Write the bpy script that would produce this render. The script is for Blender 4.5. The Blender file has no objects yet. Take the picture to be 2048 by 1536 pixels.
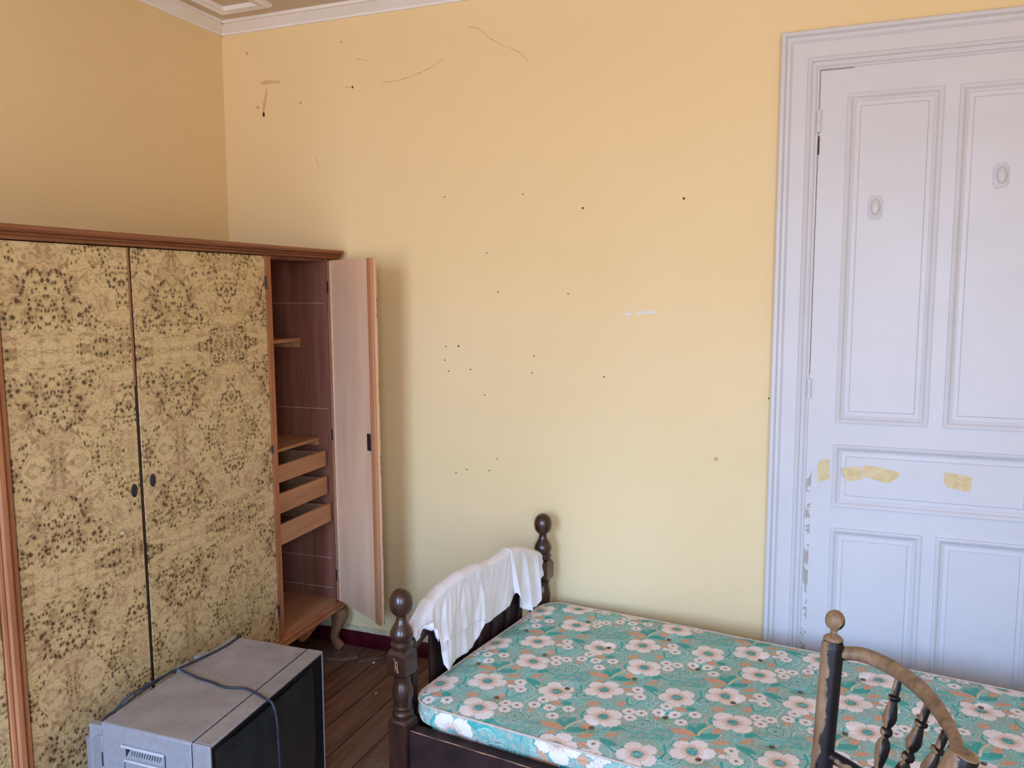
import bpy, bmesh, math, random
import numpy as np
from mathutils import Matrix, Vector
random.seed(7)
rng = np.random.default_rng(11)
SC = bpy.context.scene
COL = SC.collection
PI = math.pi

def lin(r, g, b):
    def f(c):
        c /= 255.0
        return c / 12.92 if c <= 0.04045 else ((c + 0.055) / 1.055) ** 2.4
    return (f(r), f(g), f(b), 1.0)

# ------------------------------------------------------------------ camera
CAMP = (2.65617, -3.14039, 1.6)
YAW, PITCH, ROLL, FPX = -0.372156, 0.103455, -0.0016547, 1630.0
fw = Vector((math.sin(YAW) * math.cos(PITCH), math.cos(YAW) * math.cos(PITCH), -math.sin(PITCH)))
r0 = Vector((math.cos(YAW), -math.sin(YAW), 0))
u0 = r0.cross(fw)
rt = r0 * math.cos(ROLL) + u0 * math.sin(ROLL)
up = -r0 * math.sin(ROLL) + u0 * math.cos(ROLL)
cd = bpy.data.cameras.new('camera')
cd.sensor_width = 36.0
cd.lens = FPX / 2048.0 * 36.0
cd.clip_start = 0.05
co = bpy.data.objects.new('camera', cd)
M = Matrix(((rt.x, up.x, -fw.x, CAMP[0]), (rt.y, up.y, -fw.y, CAMP[1]), (rt.z, up.z, -fw.z, CAMP[2]), (0, 0, 0, 1)))
co.matrix_world = M
COL.objects.link(co)
SC.camera = co

# ------------------------------------------------------------------ view, world, light
WINS = [(0.70, 1.95), (2.95, 3.95)]
WZ0, WZ1 = 0.40, 2.60
SKY_LOW = (0.50, 0.49, 0.53, 1)
SKY_HIGH = (0.50, 0.82, 1.38, 1)
SKY_STRENGTH = 16.5
SC.view_settings.view_transform = 'Standard'
SC.view_settings.look = 'None'
SC.view_settings.exposure = 0.0
SC.view_settings.gamma = 1.0
SC.view_settings.use_curve_mapping = False
w = bpy.data.worlds.new('sky')
SC.world = w
w.use_nodes = True
wt = w.node_tree
bg = wt.nodes['Background']
# sky: cool overcast light above the houses opposite, sunlit warm fronts and ground below
tc = wt.nodes.new('ShaderNodeTexCoord')
sx = wt.nodes.new('ShaderNodeSeparateXYZ')
mr = wt.nodes.new('ShaderNodeMapRange'); mr.inputs[1].default_value = -0.06; mr.inputs[2].default_value = 0.20
rp = wt.nodes.new('ShaderNodeValToRGB')
rp.color_ramp.elements[0].color = SKY_LOW
rp.color_ramp.elements[1].color = SKY_HIGH
wt.links.new(tc.outputs['Generated'], sx.inputs[0]); wt.links.new(sx.outputs[2], mr.inputs[0])
wt.links.new(mr.outputs[0], rp.inputs[0]); wt.links.new(rp.outputs[0], bg.inputs[0])
bg.inputs[1].default_value = SKY_STRENGTH

def portal(name, x, z, sx_, sz):
    l = bpy.data.lights.new(name, 'AREA')
    l.shape = 'RECTANGLE'; l.size = sx_; l.size_y = sz; l.energy = 1
    l.cycles.is_portal = True
    o = bpy.data.objects.new(name, l)
    o.location = (x, -4.79, z)
    o.rotation_euler = (PI / 2, 0, 0)
    COL.objects.link(o)
    return o
# the two window openings, as light portals
for x0, x1 in WINS:
    portal('window_daylight', (x0 + x1) / 2, (WZ0 + WZ1) / 2, x1 - x0, WZ1 - WZ0)

# ------------------------------------------------------------------ node helpers
class NT:
    def __init__(s, name):
        s.m = bpy.data.materials.new(name)
        s.m.use_nodes = True
        s.t = s.m.node_tree
        s.b = s.t.nodes['Principled BSDF']
    def n(s, typ, **kw):
        x = s.t.nodes.new(typ)
        for k, v in kw.items():
            setattr(x, k, v)
        return x
    def l(s, a, b):
        s.t.links.new(a, b)
    def setv(s, sock, v):
        if isinstance(v, bpy.types.NodeSocket):
            s.l(v, sock)
        else:
            sock.default_value = v
    def math(s, op, a, b=None, c=None, clamp=False):
        x = s.n('ShaderNodeMath', operation=op)
        x.use_clamp = clamp
        s.setv(x.inputs[0], a)
        if b is not None: s.setv(x.inputs[1], b)
        if c is not None: s.setv(x.inputs[2], c)
        return x.outputs[0]
    def vmath(s, op, a, b=None):
        x = s.n('ShaderNodeVectorMath', operation=op)
        s.setv(x.inputs[0], a)
        if b is not None: s.setv(x.inputs[1], b)
        return x.outputs[0]
    def obj(s):
        return s.n('ShaderNodeTexCoord').outputs['Object']
    def mapping(s, v, scale=(1, 1, 1), loc=(0, 0, 0), rot=(0, 0, 0)):
        x = s.n('ShaderNodeMapping')
        s.l(v, x.inputs[0])
        x.inputs['Location'].default_value = loc
        x.inputs['Rotation'].default_value = rot
        x.inputs['Scale'].default_value = scale
        return x.outputs[0]
    def noise(s, v, scale=5, detail=3, rough=0.55, dist=0.0, col=False):
        x = s.n('ShaderNodeTexNoise')
        s.l(v, x.inputs['Vector'])
        x.inputs['Scale'].default_value = scale
        x.inputs['Detail'].default_value = detail
        x.inputs['Roughness'].default_value = rough
        x.inputs['Distortion'].default_value = dist
        return x.outputs['Color' if col else 'Fac']
    def voro(s, v, scale=5, feature='F1', rnd=1.0):
        x = s.n('ShaderNodeTexVoronoi', feature=feature)
        s.l(v, x.inputs['Vector'])
        x.inputs['Scale'].default_value = scale
        x.inputs['Randomness'].default_value = rnd
        return x
    def ramp(s, f, stops, interp='LINEAR'):
        x = s.n('ShaderNodeValToRGB')
        s.l(f, x.inputs[0])
        e = x.color_ramp.elements
        x.color_ramp.interpolation = interp
        while len(e) > 1: e.remove(e[-1])
        e[0].position = stops[0][0]; e[0].color = stops[0][1]
        for p, c in stops[1:]:
            k = e.new(p); k.color = c
        return x.outputs[0]
    def smooth(s, v, a, b, to0=0.0, to1=1.0):
        x = s.n('ShaderNodeMapRange', interpolation_type='SMOOTHSTEP')
        s.l(v, x.inputs[0])
        x.inputs[1].default_value = a; x.inputs[2].default_value = b
        x.inputs[3].default_value = to0; x.inputs[4].default_value = to1
        return x.outputs[0]
    def mix(s, f, a, b, mode='MIX'):
        x = s.n('ShaderNodeMix', data_type='RGBA', blend_type=mode)
        s.setv(x.inputs[0], f); s.setv(x.inputs[6], a); s.setv(x.inputs[7], b)
        return x.outputs[2]
    def sep(s, v):
        x = s.n('ShaderNodeSeparateXYZ'); s.l(v, x.inputs[0]); return x.outputs
    def comb(s, x_, y_, z_):
        x = s.n('ShaderNodeCombineXYZ')
        s.setv(x.inputs[0], x_); s.setv(x.inputs[1], y_); s.setv(x.inputs[2], z_)
        return x.outputs[0]
    def bump(s, h, strength=0.3, dist=0.002):
        x = s.n('ShaderNodeBump')
        x.inputs['Strength'].default_value = strength
        x.inputs['Distance'].default_value = dist
        s.l(h, x.inputs['Height'])
        s.l(x.outputs[0], s.b.inputs['Normal'])
    def fin(s, color=None, rough=None, metal=None, spec=None, coat=None):
        if color is not None: s.setv(s.b.inputs['Base Color'], color)
        if rough is not None: s.setv(s.b.inputs['Roughness'], rough)
        if metal is not None: s.setv(s.b.inputs['Metallic'], metal)
        if spec is not None: s.setv(s.b.inputs['Specular IOR Level'], spec)
        if coat is not None:
            s.b.inputs['Coat Weight'].default_value = coat
            s.b.inputs['Coat Roughness'].default_value = 0.15
        return s.m

def blot(name, c1, c2, scale=6, rough=0.6, bump=0.15, bscale=40, spec=0.4, detail=4, lo=0.35, hi=0.65, metal=None, coat=None, bdist=0.002):
    t = NT(name)
    v = t.obj()
    f = t.noise(v, scale, detail)
    c = t.ramp(f, [(lo, c1), (hi, c2)])
    if bump: t.bump(t.noise(v, bscale, 3), bump, bdist)
    return t.fin(c, rough, metal, spec, coat)

def wood(name, dark, light, axis='z', freq=30, rough=0.5, spec=0.4, dust=None, coat=None, stretch=0.06):
    t = NT(name)
    v = t.obj()
    k = stretch
    sc = {'z': (1, 1, k), 'y': (1, k, 1), 'x': (k, 1, 1)}[axis]
    mv = t.mapping(v, sc)
    g = t.noise(mv, freq, 5, 0.6, 0.6)
    g2 = t.noise(mv, freq * 5, 3, 0.6)
    f = t.math('ADD', t.math('MULTIPLY', g, 0.7), t.math('MULTIPLY', g2, 0.3))
    c = t.ramp(f, [(0.32, dark), (0.66, light)])
    if dust is not None:
        d = t.smooth(t.noise(v, 7, 5, 0.6), 0.42, 0.68)
        c = t.mix(t.math('MULTIPLY', d, 0.6), c, dust)
    t.bump(f, 0.15, 0.0015)
    return t.fin(c, rough, None, spec, coat)

# ------------------------------------------------------------------ materials
def wall_paint():
    t = NT('yellow_wall_paint')
    v = t.obj()
    a = t.noise(v, 0.9, 3, 0.5)
    b = t.noise(v, 7, 5, 0.6)
    c = t.ramp(a, [(0.3, lin(239, 210, 156)), (0.7, lin(243, 217, 168))])
    c = t.mix(t.smooth(b, 0.55, 0.8, 0, 0.10), c, lin(212, 180, 126))
    t.bump(t.noise(v, 90, 3), 0.10, 0.0015)
    return t.fin(c, 0.55, None, 0.35)
M_WALL = wall_paint()
def door_paint():
    t = NT('white_gloss_paint')
    v = t.obj()
    a = t.noise(v, 4, 4, 0.6)
    c = t.ramp(a, [(0.3, lin(212, 209, 211)), (0.7, lin(218, 215, 218))])
    # bare patch where the paint has flaked off next to the hinge edge
    x, y, z = t.sep(v)
    m = t.math('MULTIPLY', t.math('GREATER_THAN', x, 2.5935), t.math('LESS_THAN', x, 2.6105))
    m = t.math('MULTIPLY', m, t.math('LESS_THAN', z, 0.99))
    nz = t.noise(t.mapping(v, (1, 1, 0.7)), 28, 4, 0.7)
    m = t.math('MULTIPLY', m, t.math('GREATER_THAN', nz, 0.5))
    c = t.mix(m, c, lin(176, 164, 158))
    g = t.noise(t.mapping(v, (1, 1, 0.12)), 55, 3, 0.6)
    t.bump(g, 0.35, 0.0012)
    return t.fin(c, 0.34, None, 0.30)
M_DOOR = door_paint()
M_CEIL = blot('ceiling_paint', lin(210, 190, 168), lin(218, 200, 180), 3, 0.7)
M_CORN = blot('cornice_paint', lin(238, 232, 228), lin(242, 238, 236), 5, 0.5)

def floor_mat():
    t = NT('old_floorboards')
    v = t.obj()
    x, y, z = t.sep(v)
    bw = 0.118
    k = t.math('DIVIDE', x, bw)
    fr = t.math('FRACT', k)
    fl = t.math('FLOOR', k)
    wn = t.n('ShaderNodeTexWhiteNoise', noise_dimensions='1D')
    t.l(fl, wn.inputs['W'])
    g = t.noise(t.comb(t.math('MULTIPLY', x, 1.0), t.math('MULTIPLY', t.math('ADD', y, t.math('MULTIPLY', fl, 3.1)), 0.07), 0.0), 40, 5, 0.65, 0.5)
    c = t.ramp(g, [(0.3, lin(98, 66, 52)), (0.7, lin(150, 108, 88))])
    c = t.mix(t.math('MULTIPLY', wn.outputs[0], 0.35), c, lin(70, 50, 42))
    d = t.smooth(t.noise(v, 9, 7, 0.75), 0.45, 0.75)
    c = t.mix(t.math('MULTIPLY', d, 0.5), c, lin(128, 104, 92))
    sp = t.voro(v, 70).outputs['Distance']
    c = t.mix(t.math('MULTIPLY', t.math('LESS_THAN', sp, 0.07), 0.5), c, lin(170, 140, 112))
    edge = t.math('MINIMUM', fr, t.math('SUBTRACT', 1.0, fr))
    gap = t.smooth(edge, 0.008, 0.03)
    c = t.mix(gap, lin(22, 14, 12), c)
    t.bump(t.math('ADD', gap, t.math('MULTIPLY', g, 0.3)), 0.5, 0.003)
    return t.fin(c, 0.62, None, 0.3)
M_FLOOR = floor_mat()
M_SKIRT = blot('dark_red_gloss_paint', lin(62, 8, 20), lin(84, 12, 28), 14, 0.32, 0.2)
M_PLASTER = blot('bare_plaster_edge', lin(196, 180, 140), lin(216, 206, 170), 30, 0.8, 0.5)

def burl(name, s0, z0=1.45, tone=0):
    t = NT(name)
    v = t.obj()
    x, y, z = t.sep(v)
    s = t.math('MULTIPLY', y, -1.0)
    sp = t.math('PINGPONG', t.math('ADD', t.math('SUBTRACT', s, s0), 5.30), 0.265)
    zp = t.math('PINGPONG', t.math('ADD', t.math('SUBTRACT', z, z0), 6.40), 0.32)
    # slight drift so the mirror halves are not perfectly equal
    dr = t.noise(v, 3.0, 2)
    p = t.comb(sp, zp, t.math('MULTIPLY', dr, 0.03))
    wob = t.noise(p, 8, 4, 0.6, 0, True)
    sc = t.n('ShaderNodeVectorMath', operation='SCALE')
    t.l(t.vmath('SUBTRACT', wob, (0.5, 0.5, 0.5)), sc.inputs[0]); sc.inputs['Scale'].default_value = 0.22
    pw = t.vmath('ADD', p, sc.outputs[0])
    # pale flowing ground with fine ripples
    flow = t.noise(t.mapping(pw, (0.8, 1.6, 1)), 16, 5, 0.62, 2.2)
    rip = t.noise(t.mapping(pw, (0.55, 2.4, 1)), 24, 4, 0.6, 0.6)
    c = t.ramp(flow, [(0.26, lin(158, 126, 84)), (0.40, lin(204, 172, 120)), (0.52, lin(234, 206, 152)), (0.60, lin(216, 182, 132)), (0.74, lin(226, 196, 146))])
    c = t.mix(t.smooth(rip, 0.51, 0.62, 0, 0.60), c, lin(156, 122, 84))
    c = t.mix(t.smooth(rip, 0.47, 0.38, 0, 0.50), c, lin(232, 204, 152))
    # horn-shaped streaks running out from the mirror lines
    wv = t.n('ShaderNodeTexWave', wave_type='RINGS', rings_direction='SPHERICAL', wave_profile='SIN')
    t.l(t.vmath('MULTIPLY', t.vmath('SUBTRACT', pw, (0.0, 0.0, 0.0)), (1.0, 1.0, 0.0)), wv.inputs['Vector'])
    wv.inputs['Scale'].default_value = 17.0; wv.inputs['Distortion'].default_value = 5.0; wv.inputs['Detail'].default_value = 3.0; wv.inputs['Detail Scale'].default_value = 3.0
    c = t.mix(t.math('MULTIPLY', t.smooth(wv.outputs['Fac'], 0.55, 0.95), t.smooth(t.noise(p, 6.5, 2), 0.48, 0.60, 0, 0.6)), c, lin(158, 118, 88))
    c = t.mix(t.smooth(t.noise(p, 5.5, 3), 0.52, 0.64, 0, 0.35), c, lin(186, 140, 106))
    # eyes of the burl, in clusters
    cn = t.noise(p, 8.0, 3, 0.55)
    clus = t.smooth(cn, 0.465, 0.488)
    c = t.mix(t.smooth(cn, 0.46, 0.54, 0, 0.30), c, lin(208, 182, 118))
    pd = t.vmath('ADD', p, t.vmath('MULTIPLY', t.vmath('SUBTRACT', t.noise(p, 70, 2, 0.5, 0, True), (0.5, 0.5, 0.5)), (0.012, 0.012, 0.0)))
    def eyes(scale, r0, r1, thr, halo):
        vo = t.voro(pd, scale)
        vo.inputs['Randomness'].default_value = 1.0
        cr = t.n('ShaderNodeSeparateColor'); t.l(vo.outputs['Color'], cr.inputs[0])
        on = t.math('GREATER_THAN', cr.outputs[0], thr)
        rad = t.math('ADD', t.math('MULTIPLY', cr.outputs[1], r1 - r0), r0)
        ratio = t.math('DIVIDE', vo.outputs['Distance'], rad)
        core = t.math('MULTIPLY', t.smooth(ratio, 1.1, 0.75), on)
        ring = t.math('MULTIPLY', t.smooth(ratio, halo, 1.0), on)
        return core, ring
    c1, h1 = eyes(50, 0.16, 0.34, 0.22, 1.9)
    c2, h2 = eyes(84, 0.18, 0.40, 0.30, 2.2)
    core = t.math('MULTIPLY', t.math('MAXIMUM', c1, c2), clus)
    halo = t.math('MULTIPLY', t.math('MAXIMUM', h1, h2), clus)
    c = t.mix(t.math('MULTIPLY', halo, 0.60), c, lin(140, 108, 70))
    c = t.mix(t.math('MULTIPLY', core, 0.85), c, lin(72, 44, 34))
    fine = t.noise(t.mapping(pw, (30, 90, 30)), 4, 4, 0.6)
    c = t.mix(t.smooth(fine, 0.5, 0.75, 0, 0.18), c, lin(150, 118, 88))
    if tone: c = t.mix(1.0, c, (1 - tone, 1 - tone * 0.95, 1 - tone, 1), 'MULTIPLY')
    t.bump(t.noise(pw, 60, 2), 0.05, 0.001)
    return t.fin(c, 0.38, None, 0.4)
M_BURL1 = burl('burl_veneer', 1.448, 1.477)
M_BURL2 = burl('burl_veneer_middle', 0.971, 1.45, 0.05)
M_BURL3 = burl('burl_veneer_outer', 1.90, 1.40)
M_WRED = wood('reddish_wardrobe_wood', lin(150, 92, 56), lin(196, 130, 86), 'z', 26, 0.42)
M_WREDH = wood('reddish_wardrobe_wood_across', lin(116, 66, 40), lin(168, 108, 70), 'y', 26, 0.42)
M_WINT = wood('dark_inner_wardrobe_wood', lin(112, 66, 50), lin(150, 98, 76), 'z', 16, 0.7, 0.2)
M_WINH = wood('pale_drawer_wood', lin(164, 112, 76), lin(200, 148, 104), 'y', 22, 0.65, 0.25)
M_LEAF = wood('greyed_door_back', lin(218, 170, 134), lin(238, 196, 162), 'z', 6, 0.6, 0.3, stretch=0.12)
M_LEAFF = wood('door_back_frame', lin(172, 112, 78), lin(206, 146, 106), 'z', 22, 0.5, 0.3)
M_LEAFE = wood('orange_door_edge', lin(178, 112, 74), lin(214, 146, 102), 'z', 22, 0.4, 0.35)
M_LEG = wood('grey_brown_leg_wood', lin(120, 84, 60), lin(164, 120, 88), 'z', 26, 0.55, 0.3)
M_GROOVE = blot('dark_groove', lin(48, 30, 20), lin(60, 38, 26), 10, 0.6)
M_IRON = blot('black_iron', lin(26, 24, 28), lin(44, 40, 44), 60, 0.45, 0.2, spec=0.5)
M_LINE = blot('pale_scratched_edge', lin(216, 178, 150), lin(228, 196, 172), 60, 0.5)

def bedwood():
    t = NT('dark_brown_varnished_wood')
    v = t.obj()
    g = t.noise(t.mapping(v, (1, 1, 0.3)), 26, 5, 0.65, 0.5)
    c = t.ramp(g, [(0.3, lin(38, 20, 14)), (0.7, lin(72, 42, 30))])
    wn = t.noise(v, 55, 4, 0.7)
    c = t.mix(t.smooth(wn, 0.66, 0.75, 0, 0.6), c, lin(130, 88, 62))
    t.bump(t.noise(v, 70, 3), 0.10, 0.001)
    return t.fin(c, 0.30, None, 0.5, 0.4)
M_BED = bedwood()
M_RAIL = blot('dark_rail_wood', lin(36, 20, 19), lin(56, 34, 32), 18, 0.5, 0.2)
M_SCUFF = blot('faint_scuff', lin(196, 160, 112), lin(216, 182, 134), 60, 0.8)
M_SCR = blot('pale_scratch_and_edge', lin(170, 120, 90), lin(186, 136, 104), 40, 0.6)

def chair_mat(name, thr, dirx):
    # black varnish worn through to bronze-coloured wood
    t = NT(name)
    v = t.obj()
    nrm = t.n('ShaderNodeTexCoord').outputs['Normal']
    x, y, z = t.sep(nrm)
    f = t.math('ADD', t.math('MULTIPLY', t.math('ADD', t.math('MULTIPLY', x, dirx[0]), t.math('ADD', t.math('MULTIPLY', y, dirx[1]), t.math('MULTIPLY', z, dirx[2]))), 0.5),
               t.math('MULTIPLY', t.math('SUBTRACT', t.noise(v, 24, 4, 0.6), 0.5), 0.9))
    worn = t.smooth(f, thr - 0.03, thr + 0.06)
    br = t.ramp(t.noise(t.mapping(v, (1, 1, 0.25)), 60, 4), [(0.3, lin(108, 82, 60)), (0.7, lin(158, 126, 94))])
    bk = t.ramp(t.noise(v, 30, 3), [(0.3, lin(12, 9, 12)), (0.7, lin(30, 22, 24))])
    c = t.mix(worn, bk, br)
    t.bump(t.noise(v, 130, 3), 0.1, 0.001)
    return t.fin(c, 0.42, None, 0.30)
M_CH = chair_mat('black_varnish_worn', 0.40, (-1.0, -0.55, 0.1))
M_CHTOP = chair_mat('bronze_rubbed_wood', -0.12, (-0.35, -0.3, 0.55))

def tvmat():
    t = NT('dusty_silver_plastic')
    v = t.obj()
    n = t.n('ShaderNodeNewGeometry').outputs['Normal']
    base = t.ramp(t.noise(v, 60, 2), [(0.3, lin(140, 136, 138)), (0.7, lin(150, 146, 148))])
    # dust lies on the horizontal top
    nz = t.sep(n)[2]
    lies = t.smooth(nz, 0.93, 0.995)
    d = t.ramp(t.noise(v, 9, 7, 0.7), [(0.3, lin(138, 128, 120)), (0.7, lin(166, 155, 146))])
    spot = t.smooth(t.noise(v, 34, 4, 0.6), 0.63, 0.72)
    d = t.mix(t.math('MULTIPLY', spot, 0.5), d, lin(92, 84, 82))
    fleck = t.math('LESS_THAN', t.voro(v, 45).outputs['Distance'], 0.035)
    d = t.mix(fleck, d, lin(210, 205, 195))
    c = t.mix(t.math('MULTIPLY', lies, 0.9), base, d)
    return t.fin(c, t.math('ADD', t.math('MULTIPLY', lies, 0.3), 0.36), None, 0.4)
M_TV = tvmat()
M_TVC = blot('clean_lit_plastic', lin(186, 184, 188), lin(196, 194, 198), 60, 0.3, 0.0, spec=0.6)  # undusted plastic, paler to paint in the skylight caught on the ledges
M_TVD = blot('black_screen_frame', lin(20, 20, 22), lin(30, 30, 32), 30, 0.4, 0.0)
def scrmat():
    t = NT('dark_picture_tube_glass')
    v = t.obj()
    c = t.ramp(t.noise(v, 5, 5, 0.7), [(0.3, lin(34, 38, 42)), (0.7, lin(54, 60, 62))])
    return t.fin(c, 0.22, None, 0.5)
M_SCREEN = scrmat()
M_SLOT = blot('dark_slot', lin(26, 28, 34), lin(34, 36, 42), 30, 0.6)
M_CORD = blot('dark_cord', lin(34, 36, 46), lin(50, 52, 64), 50, 0.5)

def cloth():
    t = NT('white_cotton')
    v = t.obj()
    c = t.ramp(t.noise(v, 8, 5, 0.6), [(0.3, lin(238, 234, 236)), (0.7, lin(248, 245, 248))])
    c = t.mix(t.smooth(t.noise(v, 17, 5, 0.7), 0.62, 0.78, 0, 0.4), c, lin(196, 186, 176))
    t.bump(t.math('ADD', t.noise(t.mapping(v, (1, 1, 0.45)), 30, 5, 0.6, 0.4), t.math('MULTIPLY', t.noise(v, 600, 2), 0.1)), 0.5, 0.005)
    return t.fin(c, 0.85, None, 0.2)
M_CLOTH = cloth()
M_TAPE = blot('yellowed_masking_tape', lin(214, 188, 134), lin(228, 206, 160), 40, 0.6, 0.6, 30)
M_CORD2 = wood('cream_piping_cord', lin(196, 176, 162), lin(216, 198, 184), 'z', 60, 0.8, 0.2)
M_BTN = blot('brown_tuft', lin(88, 76, 58), lin(112, 98, 76), 60, 0.7)
M_HOLE = blot('dark_hole', lin(60, 48, 36), lin(84, 66, 50), 30, 0.8)
M_CRACK = blot('wall_crack', lin(176, 142, 98), lin(198, 162, 114), 60, 0.8)
M_CHIP = blot('white_filler_chip', lin(210, 220, 226), lin(226, 234, 238), 60, 0.6)
M_RES = blot('brown_glue_residue', lin(212, 176, 126), lin(226, 192, 142), 60, 0.6, 0.6, 60)
M_OFF = blot('dusty_wood_offcut', lin(88, 64, 54), lin(120, 94, 80), 20, 0.7, 0.5, 60)

# ------------------------------------------------------------------ mesh helpers
class MB:
    def __init__(s, xf=None):
        s.v = []; s.f = []; s.xf = xf
    def add(s, vs, fs):
        o = len(s.v)
        if s.xf is not None:
            vs = [tuple(s.xf @ Vector(p)) for p in vs]
        s.v += [tuple(p) for p in vs]
        s.f += [tuple(i + o for i in f) for f in fs]
        return s
    def box(s, a, b):
        x0, x1 = sorted((a[0], b[0])); y0, y1 = sorted((a[1], b[1])); z0, z1 = sorted((a[2], b[2]))
        vs = [(x0, y0, z0), (x1, y0, z0), (x1, y1, z0), (x0, y1, z0), (x0, y0, z1), (x1, y0, z1), (x1, y1, z1), (x0, y1, z1)]
        return s.add(vs, [(0, 3, 2, 1), (4, 5, 6, 7), (0, 1, 5, 4), (1, 2, 6, 5), (2, 3, 7, 6), (3, 0, 4, 7)])
    def loft(s, rings, closed=True, caps=True):
        n = len(rings[0]); vs = [p for r in rings for p in r]; fs = []
        for i in range(len(rings) - 1):
            for j in range(n if closed else n - 1):
                k = (j + 1) % n
                fs.append((i * n + j, i * n + k, (i + 1) * n + k, (i + 1) * n + j))
        if caps and closed:
            fs.append(tuple(range(n))[::-1]); fs.append(tuple(range((len(rings) - 1) * n, len(rings) * n)))
        return s.add(vs, fs)
    def prism(s, poly, fn, a, b):
        """poly of 2-D points, fn(u, v, w) -> 3-D, extruded w from a to b"""
        return s.loft([[fn(u, v, a) for u, v in poly], [fn(u, v, b) for u, v in poly]])
    def lathe(s, p0, axis, prof, n=28):
        a = Vector(axis).normalized()
        x = a.orthogonal().normalized(); y = a.cross(x)
        rings = []
        for h, r in prof:
            c = Vector(p0) + a * h
            rings.append([tuple(c + (x * math.cos(2 * PI * j / n) + y * math.sin(2 * PI * j / n)) * max(r, 1e-4)) for j in range(n)])
        return s.loft(rings)
    def tube(s, pts, rad, n=12, flat=None):
        P = [Vector(p) for p in pts]
        rings = []
        nx = None
        for i, p in enumerate(P):
            t = (P[min(i + 1, len(P) - 1)] - P[max(i - 1, 0)]).normalized()
            if nx is None: nx = t.orthogonal().normalized()
            nx = (nx - t * nx.dot(t)).normalized()
            ny = t.cross(nx)
            r = rad[i] if isinstance(rad, (list, tuple)) else rad
            rings.append([tuple(p + (nx * math.cos(2 * PI * j / n) + ny * math.sin(2 * PI * j / n)) * r) for j in range(n)])
        return s.loft(rings)

def obj(name, mb, mat, parent=None, world=False, bevel=0, angle=35, solid=0, sub=0, smooth=True):
    me = bpy.data.meshes.new(name)
    me.from_pydata(mb.v, [], mb.f)
    me.validate()
    bm = bmesh.new(); bm.from_mesh(me)
    bmesh.ops.recalc_face_normals(bm, faces=bm.faces)
    bm.to_mesh(me); bm.free()
    if smooth:
        for p in me.polygons: p.use_smooth = True
        me.set_sharp_from_angle(angle=math.radians(angle))
    me.materials.append(mat)
    o = bpy.data.objects.new(name, me)
    COL.objects.link(o)
    if parent is not None:
        o.parent = parent
        if world: o.matrix_parent_inverse = parent.matrix_basis.inverted()
    if sub:
        m = o.modifiers.new('sub', 'SUBSURF'); m.levels = sub; m.render_levels = sub
    if solid:
        m = o.modifiers.new('solid', 'SOLIDIFY'); m.thickness = solid; m.offset = 0
    if bevel:
        m = o.modifiers.new('bevel', 'BEVEL'); m.width = bevel; m.segments = 2; m.limit_method = 'ANGLE'; m.angle_limit = math.radians(40)
    return o

def tag(o, label=None, cat=None, group=None, kind=None):
    if label: o['label'] = label
    if cat: o['category'] = cat
    if group: o['group'] = group
    if kind: o['kind'] = kind
    return o
def thing(name, loc, label, cat, rz=0, rx=0, group=None, kind=None):
    o = bpy.data.objects.new(name, None)
    o.empty_display_size = 0.1
    COL.objects.link(o)
    o.location = loc; o.rotation_euler = (rx, 0, rz)
    bpy.context.view_layer.update()
    return tag(o, label, cat, group, kind)
def catmull(pts, k=8):
    P = [Vector(p) for p in pts]; out = []
    for i in range(len(P) - 1):
        a = P[max(i - 1, 0)]; b = P[i]; c = P[i + 1]; d = P[min(i + 2, len(P) - 1)]
        for j in range(k):
            t = j / k
            out.append(0.5 * ((2 * b) + (c - a) * t + (2 * a - 5 * b + 4 * c - d) * t * t + (3 * b - a - 3 * c + d) * t ** 3))
    out.append(P[-1])
    return out

# ================================================================== ROOM
RX, RY, CZ = 4.3, -4.6, 2.85
DX0, DX1, DZ = 2.592, 3.418, 2.393
b = MB().box((-0.2, 0, 0), (DX0 - 0.004, 0.2, CZ)).box((DX1 + 0.004, 0, 0), (RX + 0.2, 0.2, CZ)).box((DX0 - 0.004, 0, DZ + 0.004), (DX1 + 0.004, 0.2, CZ))
wb = obj('wall_back', b, M_WALL); tag(wb, 'worn yellow painted wall with nail holes behind the bed', 'wall', kind='structure')
wl = obj('wall_left', MB().box((-0.2, RY - 0.2, 0), (0, 0, CZ)), M_WALL); tag(wl, 'plain yellow painted wall behind the wardrobe', 'wall', kind='structure')
wr = obj('wall_right', MB().box((RX, RY - 0.2, 0), (RX + 0.2, 0, CZ)), M_WALL); tag(wr, 'yellow painted side wall beyond the foot of the bed', 'wall', kind='structure')
b = MB()
xs = [0.0] + [c for p in WINS for c in p] + [RX]
for i in range(0, len(xs), 2): b.box((xs[i], RY - 0.2, 0), (xs[i + 1], RY, CZ))
for x0, x1 in WINS:
    b.box((x0, RY - 0.2, 0), (x1, RY, WZ0)); b.box((x0, RY - 0.2, WZ1), (x1, RY, CZ))
tag(obj('wall_front', b, M_WALL), 'yellow painted window wall behind the viewer', 'wall', kind='structure')
for i, (x0, x1) in enumerate(WINS):
    b = MB()
    t_ = 0.045
    b.box((x0, RY - 0.1, WZ0), (x0 + t_, RY - 0.04, WZ1)).box((x1 - t_, RY - 0.1, WZ0), (x1, RY - 0.04, WZ1))
    b.box((x0 + t_, RY - 0.1, WZ0), (x1 - t_, RY - 0.04, WZ0 + t_)).box((x0 + t_, RY - 0.1, WZ1 - t_), (x1 - t_, RY - 0.04, WZ1))
    tag(obj('window_%d' % (i + 1), b, M_DOOR), 'white window frame in the wall behind the viewer, ' + ('left one' if i == 0 else 'right one'), 'window', kind='structure')
tag(obj('floor', MB().box((-0.2, RY - 0.2, -0.1), (RX + 0.2, 0.2, 0)), M_FLOOR), 'dusty dark brown floorboards', 'floor', kind='structure')
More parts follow.
